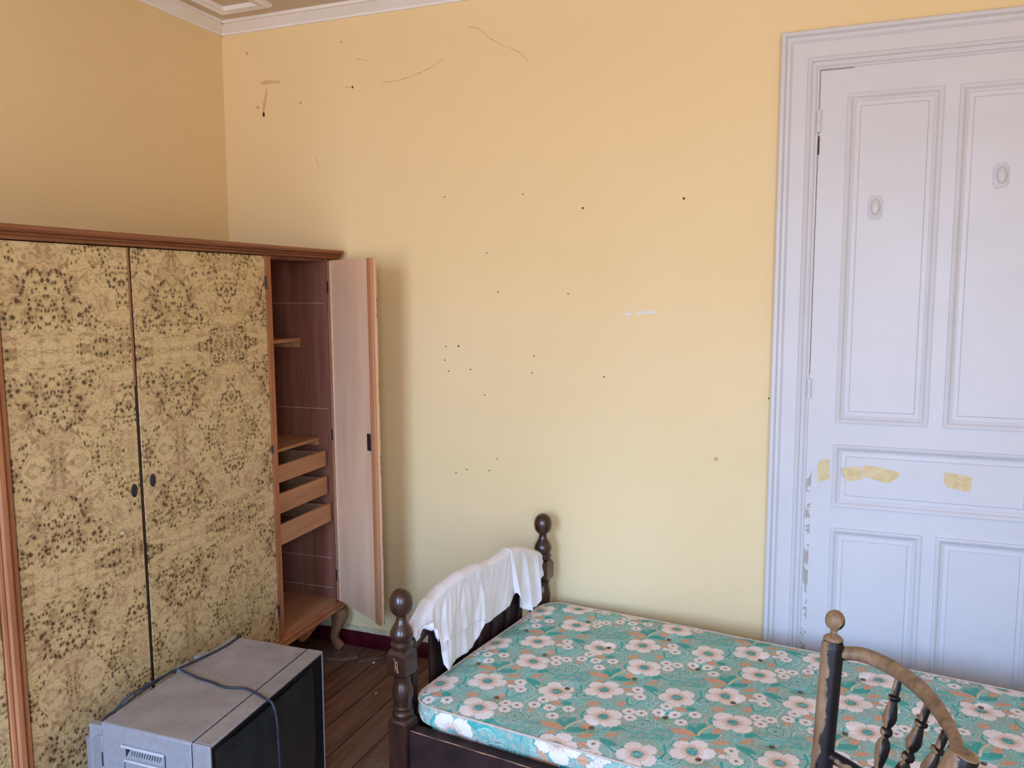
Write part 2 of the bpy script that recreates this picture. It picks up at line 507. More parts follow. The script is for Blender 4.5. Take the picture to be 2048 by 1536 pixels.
ce = obj('ceiling', MB().box((-0.2, RY - 0.2, CZ), (RX + 0.2, 0.2, CZ + 0.1)), M_CEIL); tag(ce, 'off-white ceiling with raised panel mouldings', 'ceiling', kind='structure')
# raised panel moulding on the ceiling, near the corner
def ring_mould(x0, x1, y0, y1, prof, zface):
    rings = []
    for o_, d in prof:
        rings.append([(x0 + o_, y0 + o_, zface - d), (x1 - o_, y0 + o_, zface - d), (x1 - o_, y1 - o_, zface - d), (x0 + o_, y1 - o_, zface - d)])
    return MB().loft(rings, True, False)
obj('ceiling_moulding', ring_mould(0.135, 0.40, -4.4, -0.150, [(0, 0), (0.0, 0.012), (0.012, 0.020), (0.03, 0.012), (0.042, 0.016), (0.05, 0.0)], CZ), M_CORN, ce)
# cornice
pf = [(0, 2.803), (0.008, 2.803), (0.012, 2.812), (0.048, 2.838), (0.058, 2.838), (0.062, 2.85), (0, 2.85)]
b = MB(); b.prism(pf, lambda u, v, t: (t, -u, v), 0, RX)
tag(obj('trim_1', b, M_CORN, angle=20), 'white ceiling cornice along the bed wall', 'cornice', kind='structure')
b = MB(); b.prism(pf, lambda u, v, t: (u, t, v), RY, 0)
tag(obj('trim_2', b, M_CORN, angle=20), 'white ceiling cornice along the wardrobe wall', 'cornice', kind='structure')
# skirting
def skirt(name, fn, a, bnd, label):
    o = obj(name, MB().prism([(0, 0), (0.016, 0), (0.016, 0.068), (0.012, 0.074), (0, 0.074)], fn, a, bnd), M_SKIRT, bevel=0.001)
    tag(o, label, 'skirting board', kind='structure')
    # crumbly plaster ledge above the board
    n = 70; top = []; r = random.Random(5)
    rings = []
    for i in range(n + 1):
        t = a + (bnd - a) * i / n
        e = 0.072 - (0.012 if r.random() < 0.06 else r.random() * 0.004)
        rings.append([fn(0, e, t), fn(0.013, e, t), fn(0.010, 0.090, t), fn(0, 0.094, t)])
    obj('plaster_ledge', MB().loft(rings), M_PLASTER, o)
    return o
skirt('baseboard_back', lambda u, v, t: (t, -u, v), 0.0, 2.455, 'dark red skirting board below the yellow bed wall')
skirt('baseboard_left', lambda u, v, t: (u, t, v), RY, -0.02, 'dark red skirting board behind the wardrobe')

# ---- marks on the wall
def disc(x, z, r, mat, name, y=-0.0006, sq=1.0):
    n = 9; a0 = random.random() * 6
    pl = [(x + r * (0.8 + 0.4 * random.random()) * math.cos(a0 + 2 * PI * i / n), z + r * sq * (0.8 + 0.4 * random.random()) * math.sin(a0 + 2 * PI * i / n)) for i in range(n)]
    return obj(name, MB().prism(pl, lambda u, v, t: (u, t, v), 0.001, y), mat, wb, smooth=False)
for i, (x, z) in enumerate([(1.128, 2.028), (1.479, 2.023), (1.731, 1.957), (2.125, 1.976), (1.318, 1.791), (1.369, 1.63), (1.672, 1.623), (1.187, 1.403), (1.128, 1.4), (1.122, 1.342), (1.139, 1.295), (1.242, 1.305), (1.527, 1.369), (1.519, 1.299), (1.823, 1.292), (1.306, 1.199), (1.362, 0.929), (1.17, 0.856), (1.22, 0.873), (1.325, 0.876), (2.452, 1.233)]):
    disc(x, z, (0.0045 if i in (2, 3, 7) else 0.0030), M_HOLE, 'nail_hole')
for x, z, r in [(1.919, 1.542, 0.014), (1.968, 1.549, 0.016), (2.007, 1.549, 0.016), (1.017, 0.826, 0.006)]:
    disc(x, z, r, M_CHIP, 'white_chip', sq=0.36)
for x, z, r in [(0.422, 2.471, 0.008), (0.191, 2.471, 0.01), (0.639, 2.708, 0.006), (0.14, 2.714, 0.009), (2.266, 0.992, 0.010)]:
    disc(x, z, r * .8, M_SCUFF, 'scuff')
for L in [[(1.239, 2.7), (1.277, 2.69), (1.305, 2.677), (1.327, 2.655), (1.349, 2.637), (1.392, 2.613), (1.456, 2.581), (1.499, 2.544)],
          [(0.84, 2.52), (0.925, 2.522), (1.02, 2.543), (1.079, 2.563), (1.132, 2.588)], [(0.654, 2.518), (0.694, 2.513)],
          [(0.496, 2.227), (0.506, 2.2), (0.513, 2.183)], [(0.72, 2.629), (0.776, 2.615)]]:
    P = catmull([(x, 0, z) for x, z in L], 6)
    P = [p + Vector((0, 0, random.uniform(-0.002, 0.002))) for p in P]
    obj('crack', MB().tube(P, [0.0008 * (0.5 + random.random()) for _ in P], 5), M_CRACK, wb)
T = [(0.209, 2.577), (0.235, 2.592), (0.316, 2.58), (0.326, 2.564), (0.255, 2.564), (0.247, 2.548), (0.23, 2.468), (0.22, 2.431), (0.21, 2.458), (0.223, 2.512), (0.242, 2.561), (0.214, 2.568)]
obj('tape_residue', MB().prism([(0.209, 2.577), (0.235, 2.588), (0.316, 2.578), (0.322, 2.568), (0.255, 2.568), (0.214, 2.568)], lambda u, v, t: (u, t, v), 0.001, -0.0005), M_RES, wb, smooth=False)
obj('tape_residue', MB().prism([(0.238, 2.545), (0.247, 2.548), (0.232, 2.468), (0.222, 2.44), (0.214, 2.458), (0.225, 2.505)], lambda u, v, t: (u, t, v), 0.001, -0.0005), M_RES, wb, smooth=False)
disc(0.692, 2.514, 0.005, M_HOLE, 'nail_hole')
disc(0.221, 2.438, 0.006, M_HOLE, 'nail_hole', sq=2.0)

# ================================================================== DOOR
dr = thing('door_1', (3.005, 0, 0), 'tall white panelled door with painted coat hooks and torn tape', 'door', kind='structure')
YF = -0.010
def panel_rings(x0, x1, z0, z1):
    prof = [(0.0, 0.0), (0.001, -0.007), (0.006, -0.009), (0.013, -0.006), (0.020, 0.002), (0.027, 0.005), (0.0275, 0.009), (0.042, 0.008), (0.046, 0.003), (0.0475, 0.003)]
    rings = []
    for o_, d in prof:
        y = YF + d
        rings.append([(x0 + o_, y, z0 + o_), (x1 - o_, y, z0 + o_), (x1 - o_, y, z1 - o_), (x0 + o_, y, z1 - o_)])
    return rings
PAN = [(2.683, 2.982, 1.155, 2.306), (3.028, 3.327, 1.155, 2.306), (2.681, 3.329, 0.847, 1.078), (2.681, 2.982, 0.16, 0.770), (3.026, 3.329, 0.16, 0.770)]
b = MB()
xs = [DX0, 2.683, 2.982, 3.028, 3.327, DX1]
def frect(x0, x1, z0, z1): b.add([(x0, YF, z0), (x1, YF, z0), (x1, YF, z1), (x0, YF, z1)], [(0, 1, 2, 3)])
# stiles and rails as flat faces around the panels
frect(DX0, 2.681, 0.012, DZ); frect(3.329, DX1, 0.012, DZ)
for z0, z1 in [(0.012, 0.16), (0.770, 0.847), (1.078, 1.155), (2.306, DZ)]: frect(2.681, 3.329, z0, z1)
frect(2.681, 2.683, 1.155, 2.306); frect(3.327, 3.329, 1.155, 2.306); frect(2.982, 3.028, 1.155, 2.306); frect(2.982, 3.026, 0.16, 0.770)
b.box((DX0, YF + 0.014, 0.012), (DX1, 0.035, DZ))
for z0, z1 in ((0.012, 0.012), (DZ, DZ)): b.add([(DX0, YF, z0), (DX1, YF, z0), (DX1, YF + 0.014, z0), (DX0, YF + 0.014, z0)], [(0, 1, 2, 3)])
for x0 in (DX0, DX1): b.add([(x0, YF, 0.012), (x0, YF, DZ), (x0, YF + 0.014, DZ), (x0, YF + 0.014, 0.012)], [(0, 1, 2, 3)])
obj('door_leaf', b, M_DOOR, dr, True, smooth=False)
for p in PAN:
    R = panel_rings(*p); mb = MB().loft(R, True, False)
    mb.add(R[-1], [(0, 1, 2, 3)])
    obj('door_panel', mb, M_DOOR, dr, True, angle=15)
# casing: mitred profile (width from the outer edge, projection)
prof = [(0, 0), (0, 0.040), (0.003, 0.043), (0.014, 0.043), (0.017, 0.037), (0.021, 0.032), (0.030, 0.032), (0.035, 0.028), (0.038, 0.024), (0.040, 0.026), (0.088, 0.024), (0.091, 0.030), (0.096, 0.032), (0.103, 0.028), (0.106, 0.020), (0.113, 0.022), (0.119, 0.019), (0.122, 0.013), (0.128, 0.015), (0.131, 0.010), (0.131, 0)]
XO, ZO, XO2 = 2.461, 2.524, 3.549
rings = []
for wd, d in prof:
    rings.append([(XO + wd, -d, 0), (XO + wd, -d, ZO - wd), (XO2 - wd, -d, ZO - wd), (XO2 - wd, -d, 0)])
mb = MB().loft(rings, False, False)
obj('door_frame', mb, M_DOOR, dr, True, angle=20)
for z, h in ((2.218, 0.075), (1.277, 0.07)):
    mb = MB().lathe((2.592, -0.016, z - h / 2), (0, 0, 1), [(0, 0.0), (0, 0.0075), (h * 0.49, 0.0075), (h * 0.5, 0.006), (h * 0.51, 0.0075), (h, 0.0075), (h, 0)], 12)
    mb.box((2.594, -0.013, z - h / 2), (2.606, -0.0095, z + h / 2))
    obj('hinge', mb, M_DOOR, dr, True)
for x, z in ((2.785, 1.914), (3.160, 2.002)):
    k = 0.022
    pl = [(-k, -0.026), (-0.012, -0.04), (0.012, -0.04), (k, -0.026), (k, 0.026), (0.012, 0.04), (-0.012, 0.04), (-k, 0.026)]
    mb = MB()
    mb.loft([[(x + u, -0.006, z + v) for u, v in pl], [(x + u, -0.013, z + v) for u, v in pl], [(x + u * .82, -0.017, z + v * .88) for u, v in pl]])
    mb.loft([[(x + math.cos(a) * r * 1.0, -0.012 - d, z + 0.004 - dz + math.sin(a) * r * 1.7) for a in [2 * PI * i / 16 for i in range(16)]] for r, d, dz in [(0.0165, 0.002, 0), (0.0160, 0.008, 0.003), (0.0145, 0.014, 0.006), (0.0115, 0.019, 0.009), (0.007, 0.0225, 0.011), (0.002, 0.024, 0.012)]])
    obj('coat_hook', mb, M_DOOR, dr, True, angle=42)
# dark gap behind the hinge edge, where the paint has split
obj('door_gap', MB().box((2.5912, -0.0115, 1.33), (2.5926, -0.0085, 2.392)).box((2.5926, -0.0115, 2.3906), (2.70, -0.0085, 2.3922)), M_HOLE, dr, True)
obj('paint_split', MB().box((2.5905, -0.013, 2.105), (2.5965, -0.0085, 2.168)), M_HOLE, dr, True)
# torn tape on the door
TP = [([(2.627, 0.994), (2.641, 1.017), (2.668, 1.023), (2.673, 0.968), (2.673, 0.949), (2.635, 0.935), (2.63, 0.965)], YF, 'upright torn piece of yellowed tape on the door stile, nearest the frame'),
      ([(2.709, 0.991), (2.748, 0.999), (2.773, 1.003), (2.782, 0.992), (2.782, 0.966), (2.779, 0.954), (2.73, 0.944), (2.717, 0.966)], YF + 0.003, 'short torn tape at the left end of the door middle panel, touching the longer piece'),
      ([(2.784, 1.008), (2.82, 1.006), (2.901, 0.991), (2.902, 0.978), (2.875, 0.953), (2.858, 0.948), (2.784, 0.966)], YF + 0.003, 'longest strip of torn yellowed tape on the door middle panel'),
      ([(3.044, 1.002), (3.129, 0.99), (3.125, 0.969), (3.129, 0.959), (3.121, 0.937), (3.051, 0.95), (3.04, 0.968)], YF + 0.003, 'torn tape alone at the right of the door middle panel')]
for pl, y, lab in TP:
    out = []
    for i in range(len(pl)):
        a = pl[i]; c = pl[(i + 1) % len(pl)]
        m = max(1, int(math.hypot(c[0] - a[0], c[1] - a[1]) / 0.006))
        for j in range(m):
            out.append((a[0] + (c[0] - a[0]) * j / m + random.uniform(-.0008, .0008), a[1] + (c[1] - a[1]) * j / m + random.uniform(-.0008, .0008)))
    o = obj('masking_tape', MB().prism(out, lambda u, v, t: (u, t, v), y - 0.0002, y - 0.0012), M_TAPE, smooth=False)
    tag(o, lab, 'tape', 'torn tape on the door')

# ================================================================== WARDROBE
# local frame: +x out of the front, -y along the front (s = -y), z up
W = thing('wardrobe', (0.612, -0.055, 0), 'large burl veneered wardrobe with one narrow door standing open', 'wardrobe', 0.03, 0.012)
WL = 2.12; ZB, ZT, DEP = 0.235, 1.776, 0.50
SLOPE = 0.012
def ws(s, d, z): return (-d, -s, z)
def wbox(s0, s1, d0, d1, z0, z1): return MB().box(ws(s0, d0, z0), ws(s1, d1, z1))
def part(name, mb, mat, bevel=0.0, parent=None, **k): return obj(name, mb, mat, parent or W, bevel=bevel, **k)
# top board with ribbed edge
pr = [(0.0, 1.776), (0.012, 1.776), (0.020, 1.779), (0.022, 1.783), (0.020, 1.786), (0.026, 1.788), (0.029, 1.792), (0.026, 1.795), (0.034, 1.797), (0.040, 1.803), (0.040, 1.809), (0.034, 1.814), (-DEP, 1.814), (-DEP, 1.776)]
mb = MB(); mb.prism(pr, lambda u, v, t: (u, t, v), 0.040, -WL - 0.04)
part('top_board', mb, M_WREDH, angle=25)
part('side_panel', wbox(-0.002, 0.040, 0.001, DEP, ZB, ZT), M_WINT, 0.001)
part('side_panel', wbox(WL - 0.04, WL, 0.001, DEP, ZB, ZT), M_WINT, 0.001)
part('back_panel', wbox(0.041, WL - 0.041, DEP - 0.012, DEP, ZB, ZT), M_WINT)
part('divider', wbox(0.437, 0.457, 0.022, DEP - 0.013, ZB + 0.021, ZT - 0.001), M_WINT)
part('divider', wbox(1.61, 1.63, 0.022, DEP - 0.013, ZB + 0.021, ZT - 0.001), M_WINT)
# frame stiles
def stile(s0, s1, big=False):
    w_ = s1 - s0
    if big: pl = [(0, 0.02), (0, -0.004), (0.1, -0.010), (0.22, -0.008), (0.26, -0.003), (0.32, -0.010), (0.5, -0.020), (0.7, -0.018), (0.8, -0.008), (0.84, -0.012), (0.95, -0.010), (1, -0.002), (1, 0.02)]
    else: pl = [(0, 0.02), (0, 0.0), (0.62, 0.0), (0.66, 0.003), (0.70, -0.003), (0.80, -0.006), (0.90, -0.004), (1, 0.001), (1, 0.02)]
    mb = MB(); mb.prism([(s0 + u * w_, v) for u, v in pl], lambda u, v, t: ws(u, v, t), ZB, ZT - 0.001)
    return mb
part('stile', stile(0.434, 0.478), M_WRED, angle=25)
part('stile', stile(1.589, 1.650, True), M_WRED, angle=25)
# burl doors
def burl_door(s0, s1, mat, esc=None):
    o = part('door', wbox(s0, s1, -0.006, 0.014, ZB + 0.003, ZT - 0.003), mat, 0.0012)
    if esc:
        s, z = esc
        mb = MB(); n = 20
        for sc_, d0, d1 in ((1, 0.0055, 0.0095),):
            R = []
            for r, d in ((1.0, 0.0055), (1.0, 0.0085), (0.85, 0.0100), (0.45, 0.0095), (0.40, 0.0075), (0.0, 0.0075)):
                R.append([(d, -s + 0.012 * r * math.cos(2 * PI * i / n), z + 0.021 * r * math.sin(2 * PI * i / n)) for i in range(n)])
            mb.loft(R)
        part('keyhole_plate', mb, M_IRON, parent=o)
    return o
d1 = burl_door(1.156, 1.586, M_BURL1, (1.182, 1.024))
obj('paint_fleck', MB().box((0.0055, -1.234, 0.90), (0.0068, -1.243, 0.908)), M_CHIP, d1)
d2 = burl_door(0.480, 1.141, M_BURL2, (1.104, 1.040))
burl_door(1.653, WL - 0.002, M_BURL3)
part('cover_strip', wbox(1.142, 1.1555, -0.004, 0.014, ZB + 0.003, ZT - 0.003), M_GROOVE, 0.001)
part('cover_strip', wbox(1.1505, 1.1545, -0.0068, -0.0042, 1.35, ZT - 0.003), M_WRED)
for z, h in ((1.672, 0.05), (1.022, 0.03), (0.362, 0.045)):
    part('hinge', MB().lathe(ws(0.4795, -0.008, z - h / 2), (0, 0, 1), [(0, 0), (0, .0045), (h, .0045), (h, 0)], 10), M_IRON)
# interior
part('inner_board', wbox(0.041, 0.436, 0.005, DEP - 0.013, ZB, ZB + 0.018), M_WINH)
part('inner_board', wbox(0.458, WL - 0.041, 0.015, DEP - 0.013, ZB, ZB + 0.018), M_WINT)
part('inner_board', wbox(0.041, 0.436, 0.012, DEP - 0.013, ZT - 0.012, ZT - 0.0005), M_WINT)
part('shelf', wbox(0.043, 0.436, 0.142, DEP - 0.014, 1.418, 1.434), M_WINH, 0.001)
part('shelf_bracket', wbox(0.0405, 0.058, 0.146, DEP - 0.02, 1.392, 1.4175), M_WINH)
part('shelf', wbox(0.043, 0.436, 0.060, DEP - 0.014, 0.980, 0.993), M_WINH, 0.001)
part('shelf_bracket', wbox(0.0405, 0.056, 0.066, DEP - 0.02, 0.958, 0.9795), M_WINH)
for z in (1.585, 1.12):
    part('panel_seam', wbox(0.0401, 0.0409, 0.02, DEP - 0.02, z, z + 0.0015), M_LINE)
for z in (0.44, 0.30):
    part('panel_seam', wbox(0.0401, 0.0409, 0.02, DEP - 0.02, z, z + 0.0015), M_LINE)
def drawer(d, z0, z1, s0):
    mb = wbox(s0, 0.433, d, d + 0.015, z0, z1)
    mb2 = [wbox(s0 + 0.004, s0 + 0.014, d + 0.0155, 0.44, z0, z1 - 0.006), wbox(0.42, 0.43, d + 0.0155, 0.44, z0, z1 - 0.006), wbox(s0 + 0.015, 0.419, d + 0.0155, 0.44, z0, z0 + 0.006)]
    o = part('drawer', mb, M_WINH, 0.0015)
    sides = MB()
    for m in mb2: sides.v, sides.f = sides.v + m.v, sides.f + [tuple(i + len(sides.v) for i in f) for f in m.f]
    part('drawer_box', sides, M_WINH, parent=o)
    part('runner', wbox(0.0405, s0 - 0.001, d + 0.02, 0.45, z0 - 0.01, z0 + 0.012), M_WINH)
drawer(0.020, 0.868, 0.938, 0.058)
drawer(0.018, 0.742, 0.822, 0.058)
drawer(0.004, 0.618, 0.700, 0.056)
# base moulding, apron, legs
pr = [(-0.02, 0.2345), (0.010, 0.2345), (0.018, 0.231), (0.018, 0.227), (0.012, 0.224), (0.014, 0.218), (0.022, 0.213), (0.022, 0.207), (0.014, 0.203), (-0.02, 0.203)]
mb = MB(); mb.prism(pr, lambda u, v, t: (u, t, v), 0.018, -WL - 0.018)
part('base_moulding', mb, M_WRED, angle=25)
half = [(0.045, 0.2028), (0.045, 0.188), (0.08, 0.196), (0.12, 0.196), (0.16, 0.190), (0.20, 0.183), (0.24, 0.172), (0.27, 0.162), (0.295, 0.158), (0.315, 0.163), (0.33, 0.178), (0.335, 0.190)]
pl = half + [(WL - s, z) for s, z in half[::-1]]
mb = MB(); mb.prism(pl, lambda u, v, t: ws(u, t, v), 0.001, 0.016)
part('apron', mb, M_WRED, 0.0015)
part('base_frame', MB().box(ws(0.03, 0.03, 0.205), ws(WL - 0.03, DEP, 0.2345)), M_WINT)
for s, d, so, do in ((0.025, 0.018, -1, 1), (WL - 0.025, 0.018, 1, 1), (0.03, DEP - 0.03, -1, 0), (WL - 0.03, DEP - 0.03, 1, 0)):
    zf = max(0.0, SLOPE * s)
    prf = [(0.2025, 0.004, 0.036), (0.18, 0.012, 0.038), (0.155, 0.015, 0.034), (0.12, 0.008, 0.026), (0.085, -0.004, 0.019), (0.06, -0.008, 0.016), (0.04, 0.002, 0.019), (0.022, 0.010, 0.024), (zf + 0.004, 0.006, 0.018), (zf, 0.004, 0.014)]
    R = []
    for z, off, h in prf:
        cx = s + off * so; cy = d - off * do
        pts = []
        for i in range(16):
            a = 2 * PI * i / 16
            c_, s_ = math.cos(a), math.sin(a)
            k = h / max(abs(c_), abs(s_)) * 0.45 + h * 0.6
            pts.append(ws(cx + c_ * k, cy + s_ * k, z))
        R.append(pts)
    part('leg', MB().loft(R), M_LEG, sub=1)
# open narrow door: leaf hinged at the right
ang = math.atan2(-0.187, 0.332) - 0.03
XF = Matrix.Translation((0.003, -0.043, 0)) @ Matrix.Rotation(ang, 4, 'Z')
LW = 0.385; LZ0, LZ1 = 0.250, 1.768
# leaf local: x along width, y = thickness to the wall side (+), inner face at y=0 seen by the viewer
leaf = part('open_door', MB(XF).box((0.002, 0.004, LZ0), (LW, 0.020, LZ1)), M_LEAF, 0.001)
part('door_stile', MB(XF).box((0.002, -0.001, LZ0), (0.030, 0.0035, LZ1)), M_LEAFF, 0.0008, parent=leaf)
part('door_bead', MB(XF).box((0.0305, -0.003, LZ0 + 0.002), (0.0345, 0.0035, LZ1 - 0.002)), M_LINE, 0.0008, parent=leaf)
part('door_edge', MB(XF).box((LW - 0.036, -0.001, LZ0), (LW - 0.018, 0.0035, LZ1)), M_LEAFF, 0.0008, parent=leaf)
part('door_edge', MB(XF).box((LW - 0.0175, -0.004, LZ0), (LW + 0.006, 0.0035, LZ1)), M_LEAFE, 0.002, parent=leaf)
part('burl_face', MB(XF).box((0.002, 0.0205, LZ0), (LW, 0.0225, LZ1)), M_BURL3, parent=leaf)
part('lock_plate', MB(XF).box((LW - 0.062, -0.005, 0.985), (LW - 0.034, -0.0012, 1.055)), M_IRON, 0.001, parent=leaf)
part('lock_bolt', MB(XF).box((LW - 0.053, -0.0065, 1.005), (LW - 0.045, -0.0052, 1.03)), M_GROOVE, parent=leaf)
for z in (1.655, 1.008, 0.365):
    mb = MB().lathe((0.006, -0.0405, z - 0.028), (0, 0, 1), [(0, 0), (0.0, .004), (.004, .0045), (.052, .0045), (.056, .004), (.056, 0)], 10)
    mb.box((-0.0008, -0.0405, z - 0.025), (0.0022, -0.028, z + 0.025))
    part('hinge', mb, M_IRON)
    part('hinge_plate', MB(XF).box((0.003, -0.003, z - 0.025), (0.012, -0.0012, z + 0.025)), M_IRON, parent=leaf)

# wood offcut lying under the wardrobe's front foot
n = 18
pl = [(0.72 + 0.085 * math.cos(PI * i / n + 2.9) * (1 + 0.05 * math.sin(5 * i)), -0.15 + 0.055 * math.sin(PI * i / n + 2.9)) for i in range(n + 1)]
mb = MB(); mb.prism([(0.53, -0.150), (0.56, -0.185), (0.63, -0.200), (0.70, -0.178), (0.74, -0.130), (0.735, -0.105), (0.665, -0.100), (0.57, -0.110)], lambda u, v, t: (u, v, t), 0.0, 0.014)
tag(obj('wood_offcut', mb, M_OFF, bevel=0.003), 'thin dusty piece of scrap wood on the floor in front of the wardrobe foot', 'scrap wood')
mb = MB(); mb.prism([(0.745, -0.155), (0.835, -0.075), (0.850, -0.088), (0.762, -0.172)], lambda u, v, t: (u, v, t), 0.0, 0.010)
tag(obj('wood_splinter', mb, M_OFF, bevel=0.002), 'narrow dusty batten on the floor by the red skirting board', 'scrap wood')
# crumbs on the floor
for x, y, s_, lab in [(0.825, -0.14, .007, 'round pale plaster crumb on the floorboards beside the near bed post'), (0.645, -0.166, .006, 'small pale plaster crumb on the floorboards in front of the wardrobe foot'), (0.98, -0.38, .004, 'tiny pale plaster crumb on the floorboards between television and bed')]:
    mb = MB().lathe((x, y, 0.0), (0, 0, 1), [(0, s_), (s_ * .4, s_ * 1.1), (s_ * .9, s_ * .6), (s_, 0)], 7)
    tag(obj('plaster_crumb', mb, M_PLASTER), lab, 'crumb', 'plaster crumbs on the floor')

# ================================================================== BED
BO = (1.478, -1.045, 0.0); BA = math.radians(-7.4)
B = thing('bed', BO, 'dark brown wooden single bed with turned corner posts along the yellow wall', 'bed', BA)
HP = 0.957   # distance between the post axes
BLEN = 2.02
def post(u, v, foot=False):
    zt = 0.006 if v > 0.5 else 0.0
    h = 0.034
    mb = MB()
    def lt(prof): mb.lathe((u, v, 0), (0, 0, 1), prof, 32)
    zs = -0.0
    fin = [(0.548, 0.0), (0.548, 0.030), (0.556, 0.034), (0.563, 0.0345), (0.569, 0.031), (0.572, 0.0285), (0.576, 0.031), (0.582, 0.0345), (0.592, 0.0358), (0.602, 0.0345), (0.612, 0.030), (0.622, 0.0235), (0.632, 0.0182), (0.642, 0.0160), (0.650, 0.0158),
           (0.653, 0.020), (0.659, 0.0265), (0.667, 0.0320), (0.678, 0.0352), (0.690, 0.0362), (0.702, 0.0352), (0.714, 0.0315), (0.724, 0.0245), (0.731, 0.015), (0.734, 0.006), (0.7345, 0)]
    lt([(a + zt, r) for a, r in fin])
    # square block with rounded shoulders
    def ring(z, s, c):
        pts = []
        for qx, qy in ((1, -1), (1, 1), (-1, 1), (-1, -1)):
            if qx * qy < 0: pts += [(u + qx * (s - c), v + qy * s, z), (u + qx * s, v + qy * (s - c), z)]
            else: pts += [(u + qx * s, v + qy * (s - c), z), (u + qx * (s - c), v + qy * s, z)]
        return pts
    mb.loft([ring(0.462, 0.022, .010), ring(0.470, 0.030, .006), ring(0.478, h, .004), ring(0.532, h, .004), ring(0.543, 0.031, .007), ring(0.549, 0.026, .010)])
    lt([(0.332, 0.0), (0.332, 0.028), (0.338, 0.033), (0.346, 0.034), (0.352, 0.031), (0.355, 0.0275), (0.359, 0.030), (0.364, 0.031), (0.369, 0.0275), (0.380, 0.0285), (0.395, 0.0315), (0.410, 0.0325), (0.425, 0.0305), (0.438, 0.0265), (0.449, 0.0245), (0.456, 0.026), (0.463, 0.028), (0.463, 0)])
    mb.loft([ring(0.0, 0.026, .004), ring(0.02, h, .004), ring(0.318, h, .004), ring(0.328, 0.030, .007), ring(0.333, 0.024, .010)])
    return obj('bed_post', mb, M_BED, B, angle=30)
p1 = post(0, 0); p2 = post(0, HP); post(BLEN, 0, True); post(BLEN, HP, True)
# scratch on the near post's block
P = [(0.004, -0.0345, 0.525), (0.010, -0.0345, 0.520), (0.012, -0.0345, 0.508), (0.016, -0.0345, 0.496), (0.019, -0.0345, 0.482)]
obj('scratch', MB().tube(catmull([(x - 0.012, y, z) for x, y, z in P], 5), 0.0011, 5), M_SCR, p1)
P = [(0.010, -0.0345, 0.488), (0.012, -0.0345, 0.505), (0.016, -0.0345, 0.518), (0.019, -0.0345, 0.512), (0.020, -0.0345, 0.494), (0.024, -0.0345, 0.485)]
obj('scratch', MB().tube(catmull([(x - 0.012, y, z) for x, y, z in P], 5), 0.0011, 5), M_SCR, p1)
def arch(v):
    t = v / HP
    s = math.sin(PI * min(max(t, 0), 1))
    return 0.510 + 0.148 * s ** 0.62
def headboard(u0, first):
    R = []; n = 60; a = 0.033; bnd = HP - 0.033
    for i in range(n + 1):
        v = a + (bnd - a) * i / n
        zt = arch(v); zb = zt - 0.062
        pr = [(-0.016, zb), (0.010, zb), (0.014, zb + 0.010), (0.010, zb + 0.016), (0.010, zt - 0.024), (0.015, zt - 0.018), (0.015, zt - 0.010), (0.011, zt - 0.006), (0.006, zt), (-0.010, zt), (-0.016, zt - 0.006)]
        R.append([(u0 + x, v, z) for x, z in pr])
    obj('head_rail' if first else 'foot_rail', MB().loft(R), M_BED, B, angle=25)
    obj('lower_rail', MB().box((u0 - 0.012, 0.033, 0.20), (u0 + 0.010, HP - 0.033, 0.30)), M_BED, B, bevel=0.003)
    for k in range(9):
        v = 0.075 + k * (HP - 0.15) / 8
        wv = 0.013
        zt = min(arch(v - wv), arch(v + wv)) - 0.055
        obj('slat', MB().box((u0 - 0.006, v - wv, 0.299), (u0 + 0.005, v + wv, zt)), M_RAIL, B, bevel=0.002)
headboard(-0.012, True)
headboard(BLEN + 0.012, False)
# dark board across the head end, painting in the shaded gap under the cloth
obj('head_shade_panel', MB().box((-0.022, 0.17, 0.299), (-0.0185, 0.80, 0.585)), M_RAIL, B)
for v0, v1 in ((-0.018, 0.022), (HP - 0.022, HP + 0.018)):
    o = obj('side_rail', MB().box((0.0345, v0, 0.165), (BLEN - 0.0345, v1, 0.302)), M_RAIL, B, bevel=0.003)
    if v0 < 0:
        obj('pale_edge', MB().tube([(x, v0 + 0.0008, 0.3005 + 0.0005 * math.sin(x * 40)) for x in np.linspace(0.04, 1.9, 60)], [0.0012 + 0.0008 * math.sin(i * 1.7) for i in range(60)], 5), M_SCR, o)  # thin pale line along the rail's outer top edge
for k in range(12):
    u = 0.10 + k * 0.165
    obj('bed_slat', MB().box((u, 0.0225, 0.225), (u + 0.08, HP - 0.0225, 0.243)), M_RAIL, B)

# ---------------------------------------------------------------- mattress
MT = thing('mattress', (BO[0], BO[1], 0.245), 'thin floral mattress in turquoise, white and peach lying on the bed', 'mattress', BA)
bpy.context.view_layer.update()
U0, U1, V0, V1 = 0.016, 1.965, 0.010, 0.966
CR = 0.085
ZTOP = 0.378

